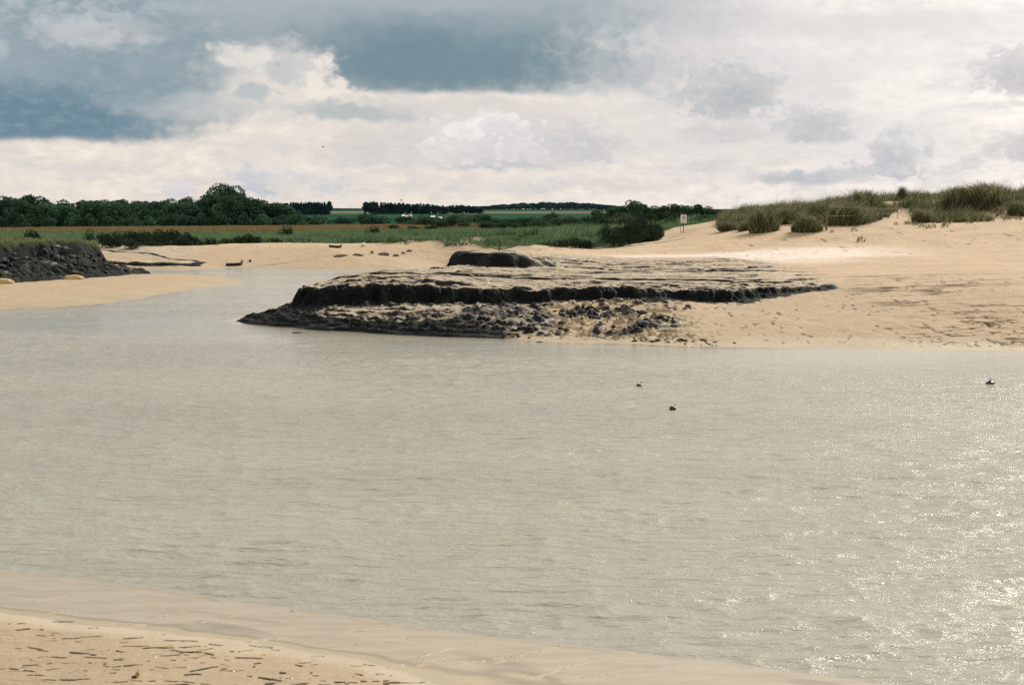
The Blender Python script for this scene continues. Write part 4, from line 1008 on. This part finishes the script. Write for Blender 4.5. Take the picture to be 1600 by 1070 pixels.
for k in range(85):
    uu = rg.uniform(-10, 215); v = rg.uniform(398, 438-uu*.07)
    x, y, z0 = hit(uu, v, 95, 160); s = rg.uniform(.08, .26)
    if y < 95.5 or y > 124: continue
    o = link('clay_block', rk[k%4]); o.location = (x, y, z0); o.rotation_euler = (0, 0, rg.random()*6.28); o.scale = (s*1.3, s, s)
    tag(o, 'slumped grey clay block on the face of the left bank', 'clay block', 'slumped clay blocks on the left bank')
for uu, v, wp, lab in [(463,520.5,14,'flat dark lump just breaking the water below the left end of the bank'),(842,534.5,10,'small green stone in the shallows below the middle of the bank')]:
    x, y = gz(uu, v, 0); o = link('clay_clod', ck[0].data); s = wp*y/F*.5
    o.location = (x, y, 0); o.scale = (s, s*.8, s*.35); tag(o, lab, 'clay clod')

# ------------------------------------------------------------------ stake
x, y, z0 = hit(779, 393, 95, 130)
st_ = empty('wooden_stake', (x, y, z0)); k_ = y/F
m = MB(); m.tube([(0,0,-.4),(.06,0,5*k_),(.10,0,9*k_)], [1.4*k_,1.25*k_,1.1*k_], 8); link('post', m.mesh('post', M_dkwood), st_)
m = MB(); m.tube([(.10,0,9*k_),(.2,.0,11.5*k_),(.3,0,12.8*k_)], [1.1*k_,.8*k_,.3*k_], 6); link('split_top', m.mesh('split_top', M_dkwood), st_)
tag(st_, 'short dark leaning wooden stake standing on sand behind the bank hump', 'stake')
# ------------------------------------------------------------------ sign
x, y, z0 = hit(1068, 364.5, 120, 170); k_ = y/F
sg = empty('beach_sign', (x, y, z0))
m = MB(); m.box(.0, .03, 9*k_, 1.1*k_, .09, 19*k_+.4); link('post', m.mesh('post', M_wood), sg)
m = MB(); m.box(-4.6*k_, .03, 6.4*k_, .6*k_, .06, 13*k_); link('post', m.mesh('post', M_wood), sg)
m = MB(); m.box(-.2*k_, -.03, 21.5*k_, 9.2*k_, .03, 13*k_); pan = link('panel', m.mesh('panel', M_white), sg)
m = MB()                        # red prohibition ring with a bar and a dark figure, text lines below
cz = 23.8*k_; r0 = 2.9*k_
for j in range(28):
    a0 = j/28*6.2832; a1 = (j+1)/28*6.2832
    pts = [(r*math.cos(a)+.4*k_, -.05, cz+r*math.sin(a)) for r, a in ((r0,a0),(r0,a1),(r0*.76,a1),(r0*.76,a0))]; m.add(pts, [(0,1,2,3)])
m.box(.4*k_, -.052, cz, .1, .002, 1.0*k_)
c_, s_ = math.cos(-.78), math.sin(-.78)
m.add([(.4*k_+c_*a*r0*.85-s_*b*.35*k_, -.054, cz+s_*a*r0*.85+c_*b*.35*k_) for a, b in ((-1,-1),(1,-1),(1,1),(-1,1))], [(0,1,2,3)])
link('red_symbol', m.mesh('red_symbol', M_red), pan)
m = MB(); m.lathe([(0,0),(.5*k_,.2*k_),(.55*k_,.6*k_),(0,.9*k_)], 10, (.4*k_, -.045, cz+.8*k_), 1, .02)
m.box(.4*k_, -.05, cz-.5*k_, 1.1*k_, .006, 2.0*k_)
link('figure', m.mesh('figure', M_black), pan)
m = MB()
for j, wl in enumerate((6.5, 5.2, 6.0)): m.box(-.2*k_, -.048, (18.9-j*1.15)*k_, wl*k_, .004, .28*k_)
link('text_lines', m.mesh('text_lines', M_gullg), pan)
tag(sg, 'white warning sign with a red symbol on a wooden post above the beach', 'sign')
# ------------------------------------------------------------------ fence
fn = None; tops = []
for j, (uu, vb, vt) in enumerate([(1291,360,314),(1402,342,323),(1500,340,327)]):
    x, y, z0 = hit(uu, vb, 100, 150); y0_ = y
    if fn is None:
        fn = empty('wire_fence', (x, y, z0)); ox, oy, oz = x, y, z0
    h_ = CAM_H+(HOR-vt)*y/F-z0
    if j == 0: h_ = max(h_, 2.0)
    m = MB(); m.tube([(x-ox,y-oy,z0-oz-.4),(x-ox+.03,y-oy,z0-oz+h_*.6),(x-ox+(.10 if j == 0 else -.03),y-oy,z0-oz+h_)], [.085,.08,.07] if j == 0 else [.025,.025,.02], 8)
    link('fence_post', m.mesh('fence_post', M_wood), fn); tops.append(np.array([x-ox, y-oy-.08, z0-oz, h_]))
for fr_ in (.82, .48):
    m = MB()
    for a_, b_ in zip(tops[:-1], tops[1:]):
        p = [np.array([*(a_[:2]*(1-t_)+b_[:2]*t_), (a_[2]+a_[3]*fr_)*(1-t_)+(b_[2]+b_[3]*fr_)*t_-.25*t_*(1-t_)]) for t_ in np.linspace(0, 1, 9)]
        m.tube(p, .007, 5)
    link('wire', m.mesh('wire', M_steel), fn)
tag(fn, 'thin wire fence with a tall wooden post along the foot of the dunes', 'fence')
# white litter by the dunes
x, y, z0 = hit(1206, 358.5, 100, 150); o = link('litter', rock_mesh('litter', M_white, 61, 1, .7, .4, .3)); o.location = (x, y, z0+.05); o.scale = (.2,.16,.16)
tag(o, 'scrap of white litter on the sand right of the biggest tussock', 'litter')

# ------------------------------------------------------------------ boats
def hull_mesh(L_, W_, H_, mats, open_=True):
    m = MB(); n = 15; k = 9; vs = []
    for i in range(n):
        t_ = i/(n-1); wv = W_*.5*(1-max(0, (t_-.45)/.55)**2.2*.97)*(.82+.18*min(1, t_/.3)); sh = H_*(1+.35*t_**3); ke = H_*.42*max(0, (t_-.6)/.4)**2
        for j in range(k):
            q = (j/(k-1)-.5)*2; vs.append((t_*L_-L_/2, wv*math.copysign(abs(q)**.55, q), ke+(sh-ke)*abs(q)**2.6))
    fs = [(i*k+j, (i+1)*k+j, (i+1)*k+j+1, i*k+j+1) for i in range(n-1) for j in range(k-1)]+[tuple(range(k))]
    m.add(vs, fs); inn = [(x*.95, y*.9, z+.03+.02*(1-abs(y)/(W_*.5))) for x, y, z in vs]
    m.mi = 1; m.add(inn, [tuple(reversed(f)) for f in fs])
    return m.mesh('hull', *mats, smooth=True), vs, k, n
def boat(uu, v, wpx, rz, y0, y1, hullm, inm, label, motor=False, scz=1.0):
    x, y, z0 = hit(uu, v, y0, y1); L_ = wpx*y/F/abs(math.cos(rz)); W_ = L_*.42; H_ = L_*.17*scz
    o = empty('rowing_boat', (x, y, z0-.02), rz)
    me, vs, k, n = hull_mesh(L_, W_, H_, (hullm, inm)); link('hull', me, o)
    m = MB()
    for side in (0, k-1): m.tube([(vs[i*k+side][0], vs[i*k+side][1], vs[i*k+side][2]+.005) for i in range(n)], L_*.014, 6)
    link('gunwale', m.mesh('gunwale', M_cream), o)
    for fx in (-.28, .08):
        m = MB(); m.box(fx*L_, 0, H_*.72, L_*.09, W_*.86, .03); link('thwart', m.mesh('thwart', M_wood), o)
    if motor:
        m = MB(); m.box(-L_*.54, 0, H_*1.25, L_*.09, L_*.08, L_*.13); m.tube([(-L_*.56,0,H_*1.1),(-L_*.57,0,H_*.1)], L_*.018, 6); link('outboard_motor', m.mesh('outboard_motor', M_black), o)
    return tag(o, label, 'boat')
boat(366, 415.5, 25, 0.1, 125, 150, M_navy, M_cream, 'dark hulled dinghy with a pale rim grounded at the waterline of the far beach', False)
boat(523, 387, 19, 3.0, 140, 165, M_dkwood, M_cream, 'small brown boat lying on the upper far beach below the marsh grass', True)
boat(642, 378.5, 11, 0.05, 145, 168, M_white, M_cream, 'small white boat at the edge of the marsh grass, right of the others')
boat(340, 383.5, 8, 0.1, 145, 168, M_white, M_cream, 'tiny white boat among the low shrubs behind the dinghy')
def buoy(x, y, z, r, colA, label, group=None, pale=True, prong=False, sub=.35):
    o = empty('mooring_buoy', (x, y, z))
    prof = [(0.001,-r)]+[(r*math.sin(a), -r*math.cos(a)*.92) for a in np.linspace(.2, 2.75, 12)]+[(r*.22, r*1.0),(r*.22, r*1.15),(.001, r*1.16)]
    m = MB(); m.lathe(prof, 22); bd = link('float_body', m.mesh('float_body', colA, smooth=True), o)
    m = MB(); m.lathe([(r*1.005,-.08*r),(r*1.04,0),(r*1.005,.08*r)], 22); link('seam_ring', m.mesh('seam_ring', colA, smooth=True), bd)
    m = MB()
    m.tube([(r*.0+math.cos(a)*r*.26, 0, r*1.36+math.sin(a)*r*.26) for a in np.linspace(0, 6.283, 15)], r*.07, 6); link('shackle', m.mesh('shackle', M_steel, smooth=True), o)
    if pale:
        m = MB(); m.lathe([(r*.62, r*.80),(r*.50, r*.90),(r*.30, r*1.0)], 22); link('pale_cap', m.mesh('pale_cap', M_white, smooth=True), o)
    if prong:
        m = MB(); m.tube([(r*.7, 0, .1*r),(r*1.3, .0, .2*r),(r*1.7, 0, .12*r)], [r*.18, r*.14, r*.06], 7); m.tube([(r*.6,0,.5*r),(r*1.1,0,.55*r),(r*1.35,0,.5*r)], [r*.14,r*.1,r*.04], 7)
        link('rope_tail', m.mesh('rope_tail', M_black, smooth=True), o)
    o.rotation_euler = (.25, .38, .4); return tag(o, label, 'buoy', group)
for uu, v, rpx, pale, prong, dz, lab in [(999,603,5.2,True,False,-.25,'small black buoy in the river, farther and left of the pale capped one'),
        (1051,640,5.4,True,False,.12,'round black buoy with a pale cap, nearest in the river'),(1547,600.5,7.2,False,True,-.15,'dark domed buoy with a trailing tail at the right edge of the river')]:
    x, y = gz(uu, v, 0); r = rpx*y/F; b_ = buoy(x, y, r*dz+r*.15, r, M_black, lab, None, pale, prong)
    if prong: b_.rotation_euler = (0, .05, 0); b_.scale = (1.05, 1, .85)
x, y, z0 = hit(568, 385, 140, 165); r = 3.2*y/F
bb = buoy(x, y, z0+r*.8, r, M_white, 'small white buoy lying on the upper far beach beside the brown boat', None, False, False)
for uu, v in ((378,411),(391,410)):
    x, y, z0 = hit(uu, v, 128, 155); r = 2.2*y/F
    buoy(x, y, z0+r*.8, r, M_black, 'little dark float on the sand just right of the grounded dinghy' if uu == 378 else 'second little dark float, farther right of the grounded dinghy', None, False, False)

# ------------------------------------------------------------------ birds
def bird(name, loc, s, rz, bank, label, body=None, wing=None, flying=True, fold=.25):
    o = empty(name, loc, rz)
    v, f = ICO2; vv = v.copy(); t_ = vv[:,0]
    vv = np.stack([t_*.5, vv[:,1]*.11*(1-.45*np.maximum(0, -t_)), vv[:,2]*.11*(1-.5*np.maximum(0, -t_))+.02*np.maximum(0, t_)], 1)
    hx = t_ > .55; vv[hx,1] *= .72; vv[hx,2] = vv[hx,2]*.8+.03
    bd = link('body', mesh_from('body', vv*s, f, [body or M_gullw]), o)
    m = MB(); m.tube([(.47*s,0,.02*s),(.56*s,0,.015*s),(.62*s,0,-.005*s)], [.03*s,.02*s,.004*s], 6); link('beak', m.mesh('beak', M_weed), bd)
    m = MB(); m.add([(-.42*s,-.03*s,0),(-.42*s,.03*s,0),(-.66*s,.09*s,.005*s),(-.66*s,-.09*s,.005*s),(-.42*s,-.03*s,.015*s),(-.42*s,.03*s,.015*s),(-.66*s,.09*s,.012*s),(-.66*s,-.09*s,.012*s)],
        [(0,1,2,3),(7,6,5,4),(0,4,5,1),(1,5,6,2),(2,6,7,3),(3,7,4,0)]); link('tail', m.mesh('tail', body or M_gullw), bd)
    for sd in (-1, 1):
        m = MB(); pts = [(.16,.06,.05,.22),(.20,.38,.05+.30*fold,.21),(.10,.72,.05+.30*fold,.16),(-.08,1.05,.05-.05*fold,.04)] if flying else [(.15,.07,.06,.2),(0,.10,.05,.22),(-.3,.09,.03,.12),(-.55,.05,.01,.03)]
        vs = []
        for x, y, z, c in pts: vs += [(x*s, sd*y*s, z*s), ((x-c)*s, sd*y*s, z*s-.01*s), ((x-c*.4)*s, sd*y*s, z*s+.022*s)]
        fs = []
        for i in range(3):
            a = i*3; fs += [(a,a+3,a+4,a+1),(a+1,a+4,a+5,a+2),(a+2,a+5,a+3,a)]
        m.add(vs, fs+[(0,1,2),(9,11,10)]); link('wing', m.mesh('wing', wing or M_gullg), o)
    if not flying:
        for sd in (-1, 1):
            m = MB(); m.tube([(0,sd*.04*s,-.05*s),(.02*s,sd*.04*s,-.3*s),(.1*s,sd*.04*s,-.31*s)], .012*s, 5); link('leg', m.mesh('leg', M_weed), o)
    o.rotation_euler = (bank, 0, rz); return tag(o, label, 'bird')
bird('gull', [float(q) for q in pix(505, 230, 150)], .42, .5, .2, 'tiny gull flying in the pale sky above the left wood', M_gullg)
bird('gull', [float(q) for q in pix(1141, 103.5, 170)], .30, 2.0, .3, 'tiny dark bird high in the sky above the dunes', M_gullg)
bird('gull', [float(q) for q in pix(627, 313, 260)], .62, .2, .45, 'dark bird with drooping wing flying just above the skyline conifers', M_gullg)
x, y, z0 = hit(517, 436.5, 62, 80); bird('shore_bird', (x, y, z0+.12), .34, 2.6, 0, 'small dark bird standing on top of the mud bank near its left end', M_black, M_black, flying=False)

# ------------------------------------------------------------------ far farm buildings
def barn(u0, u1, v, yd, h, label):
    x0, y, _ = pix(u0, v, yd); x1, _, _ = pix(u1, v, yd); x0, x1, y = float(x0), float(x1), float(y); W_ = x1-x0; z0 = CAM_H+(HOR-v)*yd/F
    z0 = max(z0, hz(x0, y)); o = empty('farm_shed', (x0, y, z0-.3))
    m = MB(); m.box(W_/2, 4, h*.3, W_, 8, h*.6+.6); wl = link('wall', m.mesh('wall', M_cream), o)
    m = MB(); m.add([(-.3,-.3,h*.6),(W_+.3,-.3,h*.6),(W_+.3,4,h),(-.3,4,h),(-.3,8.3,h*.6),(W_+.3,8.3,h*.6),(-.3,-.3,h*.52),(W_+.3,-.3,h*.52),(W_+.3,8.3,h*.52),(-.3,8.3,h*.52)],
        [(0,1,2,3),(3,2,5,4),(6,7,1,0),(9,4,5,8),(6,0,3),(6,3,9),(9,3,4),(7,2,1),(7,8,2),(8,5,2),(9,8,7,6)]); link('roof', m.mesh('roof', M_roof), o)
    for j in range(max(1, int(W_//5))):
        m = MB(); m.box(1.5+j*4.5, -.02, h*.22, 1.4, .08, h*.32); dr = link('door', m.mesh('door', M_navy), o)
    return tag(o, label, 'shed')
barn(628.5, 641, 345, 620, 3.0, 'long white roofed shed in the green field under the skyline conifers')
barn(673.5, 678, 344.5, 640, 2.4, 'small pale shed, right of the long white roofed one')
barn(683, 688.5, 346, 610, 2.2, 'rightmost small pale shed in the far green field')

# ------------------------------------------------------------------ small things on the near sand
x, y, z0 = hit(214, 1061, 12, 20)
sw = empty('seaweed_sprig', (x, y, z0))
for j, (a_, h_) in enumerate([(.25,.085),(-.15,.07),(.6,.06)]):
    m = MB(); m.tube([(0,0,-.01),(.012*a_*3,.0,h_*.5),(.05*a_,-.01*j,h_)], [.008,.010,.003], 6); link('frond', m.mesh('frond', M_weed, smooth=True), sw)
m = MB(); m.lathe([(.001,-.01),(.025,0),(.022,.018),(.001,.022)], 10, (-.03,0,0)); link('holdfast', m.mesh('holdfast', M_dkwood), sw)
tag(sw, 'upright yellow orange seaweed sprig on the near sand at lower left', 'seaweed')
def shell_mesh(seed):
    v, f = ICO2; vv = v*np.array([1, .8, .35]); r_ = 1+.06*np.sin(np.arctan2(v[:,1], v[:,0]+1.2)*26)[:,None]*(v[:,2:3] > 0)
    vv = vv*r_; vv[:,2] = np.maximum(vv[:,2], -.05); return mesh_from('sea_shell', vv, f, [M_shell])
sm = shell_mesh(1)
for uu, v, lab in [(243,1027,'white shell on the rippled sand above the seaweed sprig'),(251,1068,'white shell beside the seaweed sprig at the bottom edge'),(365,1049,'white shell among the dark grooves at lower centre left'),(456,1066,'white shell at the bottom edge, farthest right of the shells')]:
    x, y, z0 = hit(uu, v, 12, 21); o = link('sea_shell', sm); s = 2.4*y/F; o.location = (x, y, z0+s*.1); o.scale = (s*1.2, s, s*1.2); o.rotation_euler = (.1, .15, rg.random()*6); tag(o, lab, 'shell')
# ------------------------------------------------------------------ tell the members of the small groups apart by their place in the row
ORD = 'first second third fourth fifth sixth seventh eighth ninth tenth eleventh twelfth thirteenth fourteenth fifteenth sixteenth seventeenth eighteenth nineteenth twentieth'.split()
TEN = {2: 'twenty', 3: 'thirty', 4: 'forty'}; THT = {20: 'twentieth', 30: 'thirtieth', 40: 'fortieth'}
def ordw(n): return ORD[n-1] if n <= 20 else THT[n] if n % 10 == 0 else TEN[n//10]+'-'+ORD[n%10-1]
for g_, txt in {'bushes at the foot of the wood': 'low green bush, {} from the left at the foot of the left wood',
        'green bushes of the scrub belt': 'green bush, {} from the left in the scrub belt behind the marsh grass',
        'blackish shrubs in the clump at the marsh tip': 'blackish shrub, {} from the left in the clump at the marsh tip',
        'bushes in the far hedges': 'low green bush, {} from the left in the hedges before the far conifers',
        'near black shrubs in the hedge above the inlet': 'near black shrub, {} from the left in the hedge above the inlet',
        'low dark shrubs along the far beach edge': 'low dark shrub, {} from the left where marsh meets far beach',
        'dark green shrubs behind the marsh grass': 'dark green shrub, {} from the left behind the middle marsh grass',
        'dark green bushes behind the sign': 'dark green bush, {} from the left in the belt behind the beach sign',
        'dark trailing shrubs on the front edge of the marsh': 'dark trailing shrub, {} from the left on the front marsh edge',
        'broadleaf trees in the row behind the sign': 'mid green broadleaf tree, {} from the left behind the beach sign',
        'small sprigs on the sand below the dunes': 'small grass sprig, {} from the left on the sand below the dunes'}.items():
    mem = sorted([q for q in COL.objects if q.get('group') == g_], key=lambda q: q.location.x/q.location.y)
    for i, q in enumerate(mem): q['label'] = txt.format(ordw(i+1))


for g_, nm, pl in (('clay clods fallen on the slope below the dark bank', 'dark clay clod', 'slope below the bank cliff'), ('slumped clay blocks on the left bank', 'slumped grey block', 'left bank'),
                   ('dark stones along the far water edge', 'dark stone', 'line along the far water edge')):
    mem = [q for q in COL.objects if q.get('group') == g_]
    sz = sorted(q.scale[0] for q in mem); xs = sorted(q.location.x/q.location.y for q in mem); zs = sorted(q.location.z for q in mem); n = len(mem)
    for q in mem:
        a = 'tiny small mid-sized large'.split()[min(3, 4*sz.index(q.scale[0])//n)]
        b_ = ['far left', 'left middle', 'middle', 'right middle', 'far right'][min(4, 5*xs.index(q.location.x/q.location.y)//n)]
        c_ = ['low', 'halfway up', 'high'][min(2, 3*zs.index(q.location.z)//n)]
        q['label'] = f'{a} {nm}, {b_} of the {pl}' if 'stone' in nm else f'{a} {nm} {c_}, {b_} of the {pl}'
